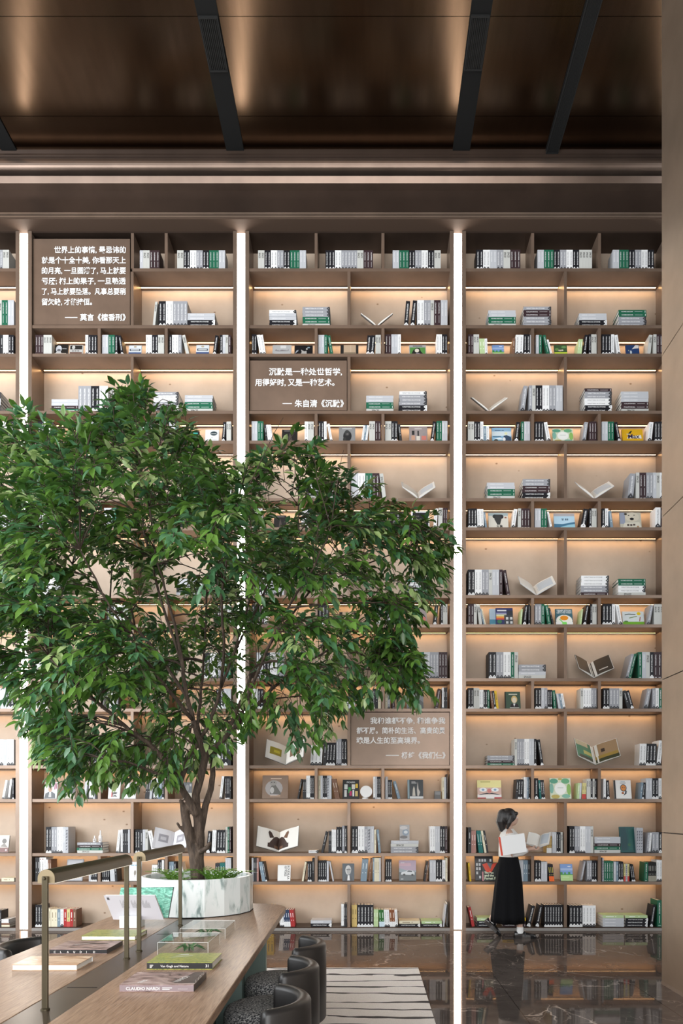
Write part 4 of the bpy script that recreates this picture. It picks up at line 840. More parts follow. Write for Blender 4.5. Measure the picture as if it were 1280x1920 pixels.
# small ornaments on the shelves
o = empty('disc_ornament', ((684.5-CX)/PB, DBK+.06, ZT[13]+.0005), 'white round disc ornament on a low base, fourth shelf up, middle bay', 'ornament')
m = MB(); m.lathe([(.040, 0), (.042, .008), (.036, .018), (.010, .020)], SIGN_WHITE, 20); m.build('base', o, smooth=False)
m = MB(); m.lathe([(.002, -.012), (.075, -.012), (.080, 0), (.075, .012), (.002, .012)], SIGN_WHITE, 28, Matrix.Translation((.012, 0, .098)) @ Matrix.Rotation(PI/2, 4, 'X')); m.build('disc', o, smooth=False)
m = MB(); m.box(-.041, .041, 0, .082, 0, .105, pm((.01, .01, .01), .3)); m.box(-.034, .034, -.0012, -.0004, .055, .097, pm((.03, .03, .03), .2))
tag(m.build('storage_box', loc=((820.5-CX)/PB, DBK+.02, ZT[13]+.0008)), 'small black box beside the books, right end of fourth shelf up, middle bay', 'box')
# two white bottles with brown dots on the lying stack behind the table
zt_ = ZT[14]+.0008+4*4.9/PB+.0005
for i, (xx, rr, hh, lb) in enumerate(((172, .022, .085, 'shorter white spotted bottle on the stack of books, left bay'), (183, .024, .155, 'taller white spotted bottle on the stack of books, left bay'))):
    o = empty('ornament_bottle', ((xx-CX)/PB, DBK+.10, zt_), lb, 'ornament', 'white spotted bottles on a stack of books')
    m = MB(); m.lathe([(rr*.8, 0), (rr, .01), (rr, hh*.5), (rr*.4, hh*.62), (rr*.34, hh*.95), (rr*.42, hh)], SIGN_WHITE, 16); m.build('body', o)
    m = MB()
    for zz in (.02, .04): m.ball((0, -rr*.93, zz), .008, pm((.10, .04, .02), .4), 10, None, (1, .35, 1))
    m.build('dots', o)

# ------------------------------------------------------------------ rug, table
b = MB(); b.box(-3.4, .497, .6, 7.16, .0005, .014, RUG); tag(b.build('rug'), 'large off-white rug with thin dark wavy stripes under the table and chairs', 'rug')
TZ = .75
def rounded_end(x0, x1, y0, y1, r, n=8):
    p = [(x0, y0), (x1, y0)]
    p += [(x1-r+r*math.cos(a), y1-r+r*math.sin(a)) for a in [PI/2*k/n for k in range(n+1)]]
    p += [(x0+r+r*math.cos(a), y1-r+r*math.sin(a)) for a in [PI/2+PI/2*k/n for k in range(n+1)]]
    return p
TX0, TX1, TY0, TY1, SX0, SX1 = -2.07, -.645, 1.7, 6.42, -1.448, -1.266
tab = empty('long_table', (-1.357, 4.0, 0), 'long oak reading table with a dark inlaid strip, carrying lamps and the planter', 'table')
tx = -1.357; ty = 4.0
def half(name, pts): 
    m = MB(); m.prism([(x-tx, y-ty) for x, y in pts], 'z', TZ-.045, TZ, OAK); return m.build(name, tab, bevel=.004)
rr = .28
R_ = [(SX1+.001, TY0), (TX1+.03, TY0)]+[(TX1-.06-rr+rr*math.cos(a), TY1-rr+rr*math.sin(a)) for a in [PI/2*k/8 for k in range(9)]]+[(SX1+.001, TY1)]
L_ = [(SX0-.001, TY1)]+[(TX0+.06+rr+rr*math.cos(a), TY1-rr+rr*math.sin(a)) for a in [PI/2+PI/2*k/8 for k in range(9)]]+[(TX0-.03, TY0), (SX0-.001, TY0)]
half('table_top', R_); half('table_top', L_)
m = MB(); m.box(SX0-tx, SX1-tx, TY0-ty, TY1-ty, TZ-.044, TZ-.002, STRIP); m.build('inlay_strip', tab)
m = MB()
for yy in (3.42, 4.87): m.box(SX0+.02-tx, SX1-.02-tx, yy-ty-.004, yy-ty+.004, TZ-.0018, TZ-.0012, BLACK)
m.build('cable_slot', tab)
m = MB(); m.box(-.36, .36, 2.0-ty, 6.0-ty, .015, TZ-.046, GREEN_BASE); m.build('plinth', tab)
for yy in (2.6, 3.55, 4.75, 5.85):
    m = MB(); m.box(-.53, .53, yy-ty-.03, yy-ty+.03, .015, TZ-.046, GREEN_PALE); m.build('cross_panel', tab)
m = MB(); m.box(-.50, .50, 2.4-ty, 3.2-ty, .0152, .34, BLUE_PALE); m.build('foot_block', tab)

# ------------------------------------------------------------------ lamps: a half-round shade carried by two posts
def lamp(y0, y1, label):
    o = empty('table_lamp', (-1.362, (y0+y1)/2, TZ), label, 'lamp', 'bronze table lamps'); h = (y1-y0)/2; zc = 1.282-TZ
    for s in (-1, 1):
        m = MB(); m.box(-.0125, .0125, s*h-.008, s*h+.008, .004, zc+.030, LAMP); p = m.build('post', o, bevel=.003)
        m = MB(); m.lathe([(.019, -.0015), (.019, .004), (.015, .006)], LAMP, 14, Matrix.Translation((0, s*h, 0))); m.build('collar', p)
        m = MB(); m.lathe([(.007, 0), (.007, .006), (.005, .009)], LAMP, 12, Matrix.Translation((0, s*(h+.008), zc+.022)) @ Matrix.Rotation(-s*PI/2, 4, 'X')); m.build('bolt', p)
    prof = [(.036*math.cos(a), zc+.022+.036*math.sin(a)) for a in [PI*k/12 for k in range(13)]]
    prof = [(.036, zc)]+prof+[(-.036, zc)]
    e = .03; n = len(prof); inner = [(x*.90, z if i in (0, n-1) else (z-.003)) for i, (x, z) in enumerate(prof)]
    m = MB(); 
    y_a, y_b = -h+.012, h-.012
    m.prism(prof, 'y', y_b, y_a, LAMP); sh = m.build('shade', o, bevel=.002)
    m = MB(); m.prism(prof, 'y', y_a-.001, y_a-.003, pm((.30, .24, .15), .4, .8)); m.build('end_cap', sh)
    m = MB(); m.box(-.026, .026, y_a+.03, y_b-.03, zc-.004, zc-.0005, LAMP_GLOW); m.build('light_tube', sh)
lamp(3.04, 4.065, 'nearer bronze lamp with a half-round shade on two posts')
lamp(4.285, 5.225, 'farther bronze lamp with a half-round shade, closer to the planter')

# ------------------------------------------------------------------ planter with the tree
PCX, PCY, PR = -1.415, 5.99, .452
pl = empty('planter', (PCX, PCY, TZ), 'round faceted white marble planter at the end of the table', 'planter')
NF = 18
def ringp(r, z): return [(r*math.cos(2*PI*k/NF+.17), r*math.sin(2*PI*k/NF+.17), z) for k in range(NF)]
m = MB(); m.loft([ringp(PR, .0008), ringp(PR, .290), ringp(PR-.006, .294), ringp(PR-.03, .294), ringp(PR-.034, .286), ringp(PR-.036, .20)], MARBLE, cap=False); m.build('marble_wall', pl)
m = MB(); m.loft([ringp(PR-.037, .0012), ringp(PR-.037, .225)], SOIL); m.build('soil', pl)
m = MB(); m.loft([ringp(PR+.003, .0004), ringp(PR+.003, .006)], BLACK); m.build('base_ring', pl)

# trunk and limbs: (pixel x, pixel y, distance, radius in px at 6 m)
TD = 5.99
def wp(p, y, d=0.0): return px(p, y, TD+d)
rp = TD/FPX
LIMBS = [
 [(371,1645,0,14),(370,1630,0,13.5),(368,1610,0,14),(367,1590,.0,13)],
 [(366,1612,0,10),(357,1575,-.02,9.5),(350,1545,-.03,9),(346,1520,-.03,8),(342,1508,-.03,5)],
 [(371,1610,.0,11),(374,1570,.02,10),(372,1535,.02,9.5),(367,1515,0,9)],
 [(366,1525,-.02,7.5),(355,1502,-.05,7),(343,1483,-.08,6.5),(336,1468,-.1,7)],
 [(370,1535,.02,8),(367,1490,.03,7.5),(374,1465,.04,7.5),(380,1440,.05,7.5),(386,1415,.05,7)],
 [(376,1560,.03,7),(385,1510,.08,6.5),(395,1480,.12,6),(399,1452,.15,5.5),(398,1435,.17,5),(402,1410,.2,4.5)],
]
BR = [
 [(336,1470,-.1,6),(322,1445,-.14,5.5),(310,1425,-.18,5),(290,1405,-.22,4.5),(265,1385,-.28,4),(235,1362,-.35,3.6),(195,1328,-.45,3),(150,1288,-.55,2.4),(95,1235,-.7,1.8)],
 [(337,1468,-.1,5),(348,1440,-.05,4.8),(357,1415,.0,4.5),(372,1393,.03,4.2),(388,1365,.05,3.8),(402,1330,.08,3.4),(414,1290,.1,3),(432,1240,.12,2.6),(455,1175,.15,2.1),(470,1110,.2,1.7)],
 [(383,1418,.05,6),(375,1390,.0,5),(362,1350,-.06,4.4),(350,1305,-.1,4),(343,1250,-.15,3.4),(330,1180,-.2,2.8),(310,1110,-.25,2.2),(290,1030,-.3,1.7),(280,950,-.3,1.3)],
 [(387,1415,.05,6),(405,1400,.08,5),(425,1380,.12,4.5),(446,1358,.15,4),(472,1330,.2,3.6),(512,1290,.28,3),(560,1250,.35,2.5),(620,1215,.45,2),(690,1190,.5,1.5)],
 [(402,1412,.2,4.5),(418,1390,.28,4),(442,1340,.35,3.6),(470,1270,.42,3.1),(520,1185,.5,2.6),(580,1110,.6,2),(640,1050,.7,1.5)],
 [(335,1465,-.1,4),(300,1452,-.2,3.2),(270,1440,-.3,2.6),(235,1428,-.45,2),(200,1425,-.6,1.6)],
 [(362,1350,-.06,4),(330,1310,-.25,3.4),(290,1260,-.45,2.8),(240,1190,-.65,2.2),(190,1110,-.8,1.7),(150,1030,-.9,1.3)],
 [(372,1393,.03,3.8),(372,1340,.25,3.3),(380,1270,.5,2.8),(385,1180,.7,2.3),(390,1080,.85,1.8),(400,980,.9,1.4)],
 [(446,1358,.15,3.6),(470,1290,-.1,3),(500,1220,-.3,2.6),(540,1140,-.5,2.1),(590,1060,-.6,1.6),(620,990,-.6,1.2)],
 [(350,1305,-.1,3.6),(300,1230,.15,3),(230,1150,.4,2.5),(160,1080,.6,2),(90,1010,.7,1.5),(40,950,.7,1.2)],
 [(414,1290,.1,3),(420,1200,-.25,2.6),(415,1120,-.45,2.2),(425,1040,-.55,1.7),(440,970,-.6,1.3)],
 [(560,1250,.35,2.4),(620,1250,.2,2),(690,1255,.1,1.6),(740,1265,.0,1.2)],
 [(432,1240,.12,2.4),(500,1100,.3,2),(560,1000,.3,1.6),(560,920,.2,1.2)],
 [(343,1250,-.15,3),(300,1120,-.1,2.4),(270,1000,0,1.9),(262,900,.05,1.4),(258,820,.05,1)],
 [(195,1328,-.45,2.6),(120,1270,-.3,2),(50,1220,-.2,1.6),(-20,1180,-.1,1.2)],
 [(580,1110,.6,1.8),(680,1060,.5,1.5),(760,1030,.45,1.1)],
 [(540,1140,-.5,1.9),(640,1130,-.5,1.5),(720,1130,-.4,1.1)],
]
tr = empty('tree', (PCX, PCY, TZ+.2265), 'leafy green tree with a forked brown trunk growing from the marble planter', 'tree')
org = tr.location
m = MB()
for L in LIMBS: m.tube([wp(x, y, d)-org for x, y, d, r in L], [r*rp for *_, r in L], BARK, 12, True, True)
for x, y, d, r in ((342,1508,-.04,4.5),(336,1550,-.04,3),(390,1588,-.05,5)): 
    m.tube([wp(x+(8 if x < 370 else -12), y+8, d)-org, wp(x, y, d-.02)-org, wp(x+(-3 if x < 370 else 3), y-6, d-.03)-org], [r*rp, r*rp*.9, r*rp*.9], BARK, 10, True, True)
for B in BR[:5]:
    m.tube([wp(x, y, d)-org for x, y, d, r in B[:4]], [r*rp for *_, r in B[:4]], BARK, 10, True, True)
tko = m.build('trunk', tr, smooth=True)
rm = tko.modifiers.new('fuse', 'REMESH'); rm.mode = 'VOXEL'; rm.voxel_size = .0075; rm.use_smooth_shade = True
sm = tko.modifiers.new('smooth', 'SMOOTH'); sm.factor = .5; sm.iterations = 3
nodes = []                                           # points that twigs can grow from
for B in BR:
    pts = [wp(x, y, d)-org for x, y, d, r in B]
    fine = []
    for i in range(len(pts)-1):
        for k in range(3):
            q_ = pts[i].lerp(pts[i+1], k/3); q_ = q_+Vector([R.uniform(-.008, .008) for _ in range(3)]) if k else q_; fine.append((q_, B[i][3]*(1-k/3)+B[i+1][3]*k/3))
    fine.append((pts[-1], B[-1][3]))
    mb = MB(); mb.tube([p for p, r in fine], [r*rp for p, r in fine], BARK, 7); mb.build('branch', tr, smooth=True)
    nodes += [(p, r*rp) for p, r in fine[5:]]

# hubs inside the crown, each joined to the nearest limb; sprays of leaves grow from hubs
def crown_half_depth(x, y):
    u = (x-385)/470; v = (y-1110)/340
    return 1.35*math.sqrt(max(.06, 1-min(1, u*u+v*v)*.92))
cxm, cym = 385, 1110
CROWN_OUT = [(cxm+(x-cxm)*1.02, cym+(y-cym)*1.01) for x, y in CROWN]
CROWN_EDGE = [(cxm+(x-cxm)*1.05+(12 if x > cxm else -12)*.6, cym+(y-cym)*1.05+(-10 if y < cym else 10)) for x, y in CROWN]
BARE = [(270,1470),(255,1390),(300,1330),(340,1255),(420,1225),(490,1275),(500,1330),(450,1390),(440,1470)]
hubs = []
while len(hubs) < 225:
    x, y = R.uniform(-60, 835), R.uniform(740, 1460)
    if not in_poly(x, y, CROWN): continue
    d = R.uniform(-1, 1)*crown_half_depth(x, y)
    if in_poly(x, y, BARE) and d < .35: continue
    P_ = px(x, y, TD+d)-org if False else Vector((((x-CX)*TD/FPX), TD+d, EYE+(CY-y)*TD/FPX))-org
    hubs.append(P_)
mb = MB(); twig_pts = []
for hcount, P_ in enumerate(hubs):
    cand = min(nodes, key=lambda n: (n[0]-P_).length+max(0, n[0].z-P_.z)*1.2)
    a = cand[0]; mid = a.lerp(P_, .5)+Vector((R.uniform(-.05, .05), R.uniform(-.05, .05), .10*(P_-a).length))
    ln = [a, a.lerp(mid, .5)+Vector((0, 0, .01)), mid, mid.lerp(P_, .55)+Vector((0, 0, .015)), P_]
    r0 = min(cand[1]*.8, .009); mb.tube(ln, [r0, r0*.85, r0*.7, r0*.55, r0*.4], TWIG, 5)
    twig_pts += [(ln[2], (ln[3]-ln[2]).normalized()), (ln[3], (P_-ln[3]).normalized()), (P_, (P_-mid).normalized())]


LV, LF, LM = [], [], []
stems = mb
def leaf(base, dirv, nrm, L, W, mi):
    s = dirv.cross(nrm).normalized(); n = s.cross(dirv).normalized(); b0 = len(LV)
    fold = W*.16
    for t_, w_, droop in ((0, 0, 0), (.3, .46, .01), (.68, .34, -.02), (1, 0, -.09)):
        c = base+dirv*(L*t_)+n*(droop*L)
        if w_ == 0: LV.append(tuple(c))
        else: LV.extend([tuple(c+s*(w_*W)+n*fold), tuple(c), tuple(c-s*(w_*W)+n*fold)])
    i = b0
    for f in ((i, i+2, i+1), (i, i+3, i+2), (i+1, i+2, i+5, i+4), (i+2, i+3, i+6, i+5), (i+4, i+5, i+7), (i+5, i+6, i+7)): LF.append(f); LM.append(mi)
def spray(p, d, n, sc, clip=True):
    """a drooping twig with alternating leaves"""
    d = d.normalized(); pts = [p]; cur = p.copy(); k0 = R.choices((0, 1, 2, 3), (3.6, 5, 2.4, 1.3))[0]
    step = .040*sc
    for i in range(n):
        d = (d+Vector((R.uniform(-.12, .12), R.uniform(-.12, .12), R.uniform(-.13, .02)-.05*i/n))).normalized()
        cur = cur+d*step; w_ = cur+org; sx_, sy_ = CX+w_.x*FPX/w_.y, CY-(w_.z-EYE)*FPX/w_.y
        if not in_poly(sx_, sy_, CROWN_OUT if clip else CROWN_EDGE):
            if len(pts) > 2: break
            return
        if clip and w_.y < TD+.15 and in_poly(sx_, sy_, BARE) and R.random() < .5:
            if len(pts) > 2: break
            return
        pts.append(cur.copy())
        side = d.cross(Vector((0, 0, 1)));
        if side.length < .1: side = Vector((1, 0, 0))
        side.normalize(); sg = 1 if i % 2 else -1
        for rep in range(2 if R.random() < .35 else 1):
            ld = (d*R.uniform(.35, .9)+side*sg*R.uniform(.4, 1.0)+Vector((0, 0, R.uniform(-.75, .15)))).normalized()
            nn = (Vector((0, 0, 1))+Vector((R.uniform(-.7, .7), R.uniform(-.9, .5), R.uniform(-.3, .3)))).normalized()
            if abs(nn.dot(ld)) > .92: nn = side
            L = R.uniform(.080, .118)*sc; k = k0 if R.random() < .75 else R.choice((0, 1, 2))
            leaf(cur+ld*.012, ld, nn, L, L*R.uniform(.40, .50), k); sg = -sg
    cur = pts[-1]; ld = d; nn = Vector((R.uniform(-.3, .3), -.4, 1)).normalized(); leaf(cur, ld, nn, .10*sc, .045*sc, k0)
    stems.tube(pts[::2]+([pts[-1]] if len(pts) % 2 == 0 else []), [.0024]*(len(pts[::2])+(1 if len(pts) % 2 == 0 else 0)), TWIG, 4, False)
ctr = Vector((0, 0, 1.55))
for p, d in twig_pts:
    for k in range(3 if R.random() < .55 else 2):
        out = (p-ctr); out.z *= .8; out.normalize()
        dd = (out*.55+d*.5+Vector((R.uniform(-.8, .8), R.uniform(-.8, .8), R.uniform(-.5, .6)))).normalized()
        spray(p, dd, R.randint(8, 13), 1.0)
# edge sprays that draw the outline: they point outwards
EDGE = [(20,800,-.5,.9),(60,800,-.3,1),(110,795,.1,1),(150,805,.3,.9),(225,770,-.2,1),(250,745,0,1),(275,760,.3,1),(240,810,-.3,1),(300,800,.6,.8),(340,800,.8,.5),(375,800,1,.25),(385,870,.8,.5),
        (500,860,-.4,.9),(530,850,-.2,1),(550,840,.1,1),(575,870,.5,.8),(610,900,.6,.8),(640,905,.7,.9),(690,950,.9,.5),(740,985,1,.15),(780,1010,1,.1),(760,1050,1,0),(730,1090,1,-.2),(790,1060,.8,-.4),
        (700,1150,1,-.3),(740,1230,.9,-.5),(720,1250,.8,-.6),(690,1290,.6,-.8),(620,1330,.5,-.9),(560,1360,.4,-1),(520,1360,.2,-1),(460,1370,.5,-.6),(450,1400,.6,-.6),(330,1430,-.3,-1),(280,1440,-.4,-.8),
        (230,1440,-.6,-.6),(180,1440,-.9,-.4),(150,1430,-.9,-.5),(120,1400,-1,-.4),(80,1340,-1,-.4),(50,1290,-1,-.3),(20,1240,-1,-.3),(200,1400,-.8,-.6),(250,1400,-.6,-.8),(300,1420,-.4,-.9),(160,1380,-1,-.4),
        (20,900,-1,.2),(10,1000,-1,.1),(0,1100,-1,0),(50,860,-.7,.7),(400,900,.6,.8),(440,920,.2,1),(420,1370,.5,-.8),(480,1350,.3,-1),(590,1300,.7,-.8),(650,1290,.7,-.7),(760,1280,.5,-1),(745,1250,.7,-.8)]
for i in range(len(CROWN)):                     # more outline sprays all around
    (xa, ya), (xb, yb) = CROWN[i], CROWN[(i+1) % len(CROWN)]; L_ = math.hypot(xb-xa, yb-ya)
    for k in range(int(L_/24)):
        f_ = R.random(); x_, y_ = xa+(xb-xa)*f_, ya+(yb-ya)*f_; nx, ny = (yb-ya)/L_, -(xb-xa)/L_
        if x_ > -30: EDGE.append((x_+nx*6, y_+ny*6, nx+.25*(1 if x_ > cxm else -1), -ny-(.25 if y_ > 1150 else -.15)))
for x, y, ux, uz in EDGE:
    for rep in range(2):
        dd = R.uniform(-.35, .35); p = Vector((((x-CX)*TD/FPX), TD+dd, EYE+(CY-y)*TD/FPX))-org
        dv = Vector((ux+R.uniform(-.25, .25), R.uniform(-.4, .4), uz+R.uniform(-.25, .25))).normalized()
        st = p-dv*R.choice((.30, .26, .14))
        spray(st, dv, R.randint(8, 11), 1.0, False)
        cand = min(nodes+[(h_, .004) for h_ in hubs], key=lambda n: (n[0]-st).length)
        stems.tube([cand[0], cand[0].lerp(st, .5)+Vector((0, 0, .03)), st], [.0035, .003, .0025], TWIG, 4, False)
me = bpy.data.meshes.new('foliage'); me.from_pydata(LV, [], LF)
for x in LEAF: me.materials.append(x)
me.polygons.foreach_set('material_index', LM); me.polygons.foreach_set('use_smooth', [True]*len(LF)); me.update()
fo = bpy.data.objects.new('foliage', me); COL.objects.link(fo); fo.parent = tr
stems.build('twig_sprays', tr, smooth=True)

# small ferns on the soil
def fern(x, y, label, n=9, s=1.0):
    o = empty('fern', (x, y, TZ+.2255), label, 'fern', 'small ferns in the marble planter'); m = MB()
    for k in range(n):
        a = 2*PI*k/n+R.uniform(-.3, .3); d = Vector((math.cos(a)*.5, math.sin(a)*.5, R.uniform(1.0, 1.6))).normalized(); c = Vector((0, 0, 0)); pts = [c.copy()]
        for i in range(9):
            d = (d+Vector((math.cos(a)*.10, math.sin(a)*.10, -.13))).normalized(); c = c+d*.020*s; pts.append(c.copy())
            sd = d.cross(Vector((0, 0, 1))).normalized()
            for sg in (-1, 1):
                L = .050*s*(1-i/11); t_ = (d*.6+sd*sg).normalized(); u = d.normalized()*.006*s
                m.add([c, c+t_*L*.5+u, c+t_*L, c+t_*L*.5-u], [(0, 1, 2, 3)], FERN)
        m.tube(pts[::3], [.0018]*len(pts[::3]), FERN, 4, False)
    m.build('fronds', o)
fern(PCX-.19, PCY-.06, 'small bright fern in the planter, beside the trunk on the lamp side', 10, 1.5); fern(PCX+.16, PCY-.12, 'small bright fern in the planter, just right of the trunk', 12, 1.7)
fern(PCX+.26, PCY+.02, 'small bright fern in the planter near its right rim', 10, 1.35); fern(PCX-.10, PCY-.20, 'low fern in front of the trunk at the planter rim', 8, 1.0)

# ------------------------------------------------------------------ things on the table
def flat_book(x0, x1, y0, y1, th, cover, spine, label, deco=None, pages_front=False, rz=0):
    cx, cy = (x0+x1)/2, (y0+y1)/2; o = empty('table_book', (cx, cy, TZ+.0006), label, 'book', None, rz); w, d = (x1-x0)/2, (y1-y0)/2
    m = MB(); m.box(-w, w, -d, d, 0, .003, cover); m.box(-w, w, -d, d, th-.003, th, cover)
    if not pages_front: m.box(-w, w, -d, -d+.003, .003, th-.003, spine)
    else: m.box(-w, w, d-.003, d, .003, th-.003, spine)
    m.build('cover', o)
    m = MB(); m.box(-w+.004, w-.004, -d+(.004 if not pages_front else .003), d-.004, .0032, th-.0032, PAPER); m.build('page_block', o)
    if deco:
        m = MB(); deco(m, w, d, th); m.build('cover_print', o)
    return o
def mk_paint(name, stops, sc, stretch=(1, 2.5, 1), dist=1.5):
    t = NT(name); return t.set(t.ramp(t.noise(t.coords(stretch, (0, 0, .5)), sc, 5, .6, dist), stops), .3)
SKIN_PRINT = mk_paint('sepia_print', [(.36, (.035, .02, .02)), (.45, (.20, .125, .115)), (.6, (.42, .30, .275)), (.68, (.55, .43, .40))], 7, (1, 1.8, 1), 1.2)
GREEN_PRINT = mk_paint('green_strokes', [(.30, (.03, .08, .015)), (.42, (.16, .22, .04)), (.53, (.42, .40, .08)), (.63, (.14, .22, .06)), (.75, (.55, .54, .34))], 15, (1, 2.6, 1), 2.2)
TAN_PRINT = mk_paint('tan_print', [(.35, (.30, .14, .06)), (.5, (.55, .34, .2)), (.62, (.66, .50, .36)), (.8, (.72, .60, .48))], 6, (1, 2, 1), 1)
LILAC = pm((.25, .195, .205), .35); INK = pm((.02, .02, .022), .35); TXT = pm((.80, .78, .76), .4)
def d_nardi(m, w, d, th):
    e = -d-.0007; z = th+.0005
    m.text('CLAUDIO NARDI', TXT, (1, 0, 0), (0, 0, 1), (-w+.030, e, .008), width=.155, bold=.012)
    for k, ln in enumerate((.045, .034)): m.box(-w+.198, -w+.198+ln, e-.0004, e, .0165-.007*k, .0195-.007*k, TXT)
    m.box(-w+.27, -w+.315, e-.0004, e, .013, .0138, TXT)
    for k in range(2): m.poly([(-w+.07+.012*k, -d+.035, z), (-w+.076+.012*k, -d+.035, z), (-w+.094+.012*k, -d+.085, z), (-w+.088+.012*k, -d+.085, z)], TXT)
    m.text('NARDI', TXT, (.25, 1, 0), (-1, .25, 0), (w-.085, -d+.05, z), width=.11)
    m.poly([(-w+.03, d-.08, z-.0002), (-.02, d-.10, z-.0002), (w-.12, d-.06, z-.0002), (.0, d-.085, z-.0002)], pm((.05, .03, .03), .4))
    m.poly([(w-.10, -d+.03, z-.0003), (w-.001, -d+.03, z-.0003), (w-.001, d-.001, z-.0003), (w-.055, d-.001, z-.0003)], pm((.085, .06, .055), .35))
    m.text('NARDI', TXT, (0, 1, 0), (0, 0, 1), (w+.0006, -d+.03, .008), width=.17, bold=.01)
o = flat_book(-1.149, -.806, 3.33, 3.59, .033, SKIN_PRINT, LILAC, 'book with a lilac spine lettered in white, nearest on the right half of the table', d_nardi)
m = MB(); m.box(.1716, .1722, -.129, .129, .001, .032, INK); m.build('end_panel', o)
def d_vg(m, w, d, th):
    e = -d-.0007
    m.text('Van Gogh and Nature', TXT, (1, 0, 0), (0, 0, 1), (-w+.072, e, .012), width=.148, bold=.008)
    for k in range(3): m.box(-w+.016, -w+.034-.004*k, e-.0004, e, .021-.006*k, .024-.006*k, TXT)
    m.text('31', TXT, (1, 0, 0), (0, 0, 1), (w-.036, e, .012), size=.02, bold=.02)
    z = th+.0004; m.poly([(-w+.10, d-.07, z), (-w+.17, d-.05, z), (-w+.17, d-.03, z), (-w+.13, d-.04, z)], pm((.62, .64, .58), .3)); m.poly([(-w+.08, d-.13, z), (-w+.20, d-.08, z), (-w+.20, d-.065, z), (-w+.10, d-.11, z)], pm((.55, .58, .5), .3))
flat_book(-1.164, -.819, 3.79, 4.04, .037, GREEN_PRINT, INK, 'black-spined book with green painterly cover, second on the right half of the table', d_vg)
def d_tan(m, w, d, th): 
    z = th+.0005; m.text('N', TXT, (.5, 1, 0), (-1, .5, 0), (-w+.07, -.02, z), size=.05)
flat_book(-1.862, -1.520, 3.765, 3.98, .031, TAN_PRINT, WHITE, 'tan-covered book with pages facing us, nearest on the left half of the table', d_tan, True)
def d_claud(m, w, d, th):
    e = -d-.0007; z = th+.0005
    for i, c in enumerate('CLAUDIO'): m.text(c, TXT, (1, 0, 0), (0, 0, 1), (-w+.026+.038*i, e, .0055), size=.017, bold=.01)
    for i, c in enumerate('NARDI'): m.text(c, TXT, (0, 1, 0), (0, 0, 1), (w+.0006, -d+.03+.045*i, .006), size=.017, bold=.01)
    m.poly([(-w+.09, .0, z), (-w+.10, .0, z), (-w+.17, .05, z), (-w+.16, .05, z)], TXT)
    m.poly([(-.04, .02, z), (w-.06, .03, z), (w-.05, .05, z), (.02, .06, z)], pm((.03, .02, .02), .4))
o = flat_book(-1.856, -1.521, 4.196, 4.467, .027, SKIN_PRINT, INK, 'sepia-covered book with spaced white letters on its black spine, left half of the table', d_claud)
m = MB(); m.box(.1678, .1683, -.134, .134, .001, .026, INK); m.build('end_panel', o)
flat_book(-1.844, -1.495, 4.63, 4.87, .027, GREEN_PRINT, INK, 'green painterly-covered book with white pages facing us, near the marble book stand', None, True)

def acrylic_box(x0, x1, y0, y1, h, label, lleaf):
    o = empty('display_box', ((x0+x1)/2, (y0+y1)/2, TZ+.0006), label, 'display box', 'clear display boxes holding leaves'); w, d, t_ = (x1-x0)/2, (y1-y0)/2, .003
    m = MB(); m.box(-w, w, -d, d, h-t_, h, ACRYLIC); m.build('lid', o)
    m = MB(); m.box(-w, w, -d, -d+t_, 0, h-t_, ACRYLIC); m.box(-w, w, d-t_, d, 0, h-t_, ACRYLIC); m.box(-w, -w+t_, -d+t_, d-t_, 0, h-t_, ACRYLIC); m.box(w-t_, w, -d+t_, d-t_, 0, h-t_, ACRYLIC); m.build('side_wall', o)
    m = MB(); k = .0016
    for sx in (-w, w-k):
        for sy in (-d, d-k): m.box(sx, sx+k, sy, sy+k, 0, h, ACRYLIC_EDGE)
    for sy in (-d, d-k): m.box(-w, w, sy, sy+k, h-.0004, h+.0012, ACRYLIC_EDGE)
    for sx in (-w, w-k): m.box(sx, sx+k, -d+k, d-k, h-.0004, h+.0012, ACRYLIC_EDGE)
    m.build('polished_edge', o)
    q_ = MB(); c = Vector((.0, -.02, .012)); dk = [pm((.035, .10, .035), .4), pm((.06, .14, .05), .4)]
    for i in range(9):
        a = PI*.1+2*PI*i/9+R.uniform(-.25, .25); L = R.uniform(.08, .125); dv = Vector((math.cos(a), math.sin(a)*.8, R.uniform(.1, .35))).normalized(); sd = dv.cross(Vector((0, 0, 1))).normalized()
        b0 = c+dv*.01; v = [b0, b0+dv*L*.4+sd*L*.2+Vector((0, 0, .012)), b0+dv*L*.4+Vector((0, 0, .006)), b0+dv*L*.4-sd*L*.2+Vector((0, 0, .012)), b0+dv*L-Vector((0, 0, L*.22))]
        q_.add(v, [(0, 2, 1), (0, 3, 2), (1, 2, 4), (2, 3, 4)], dk[i % 2])
    q_.tube([c+Vector((0, 0, -.0115)), c+Vector((0, 0, .005))], [.006, .004], dk[0], 8)
    lo = q_.build('leaf_cluster', loc=((x0+x1)/2, (y0+y1)/2, TZ+.0008)); tag(lo, lleaf, 'leaf ornament', 'dark leaf clusters inside the display boxes')
acrylic_box(-1.213, -.921, 4.15, 4.48, .074, 'clear display box just behind the green-covered book', 'dark green leaf cluster in the nearer clear box')
acrylic_box(-1.221, -.927, 4.676, 5.02, .066, 'clear display box nearest the marble planter', 'dark green leaf cluster in the clear box next to the planter')

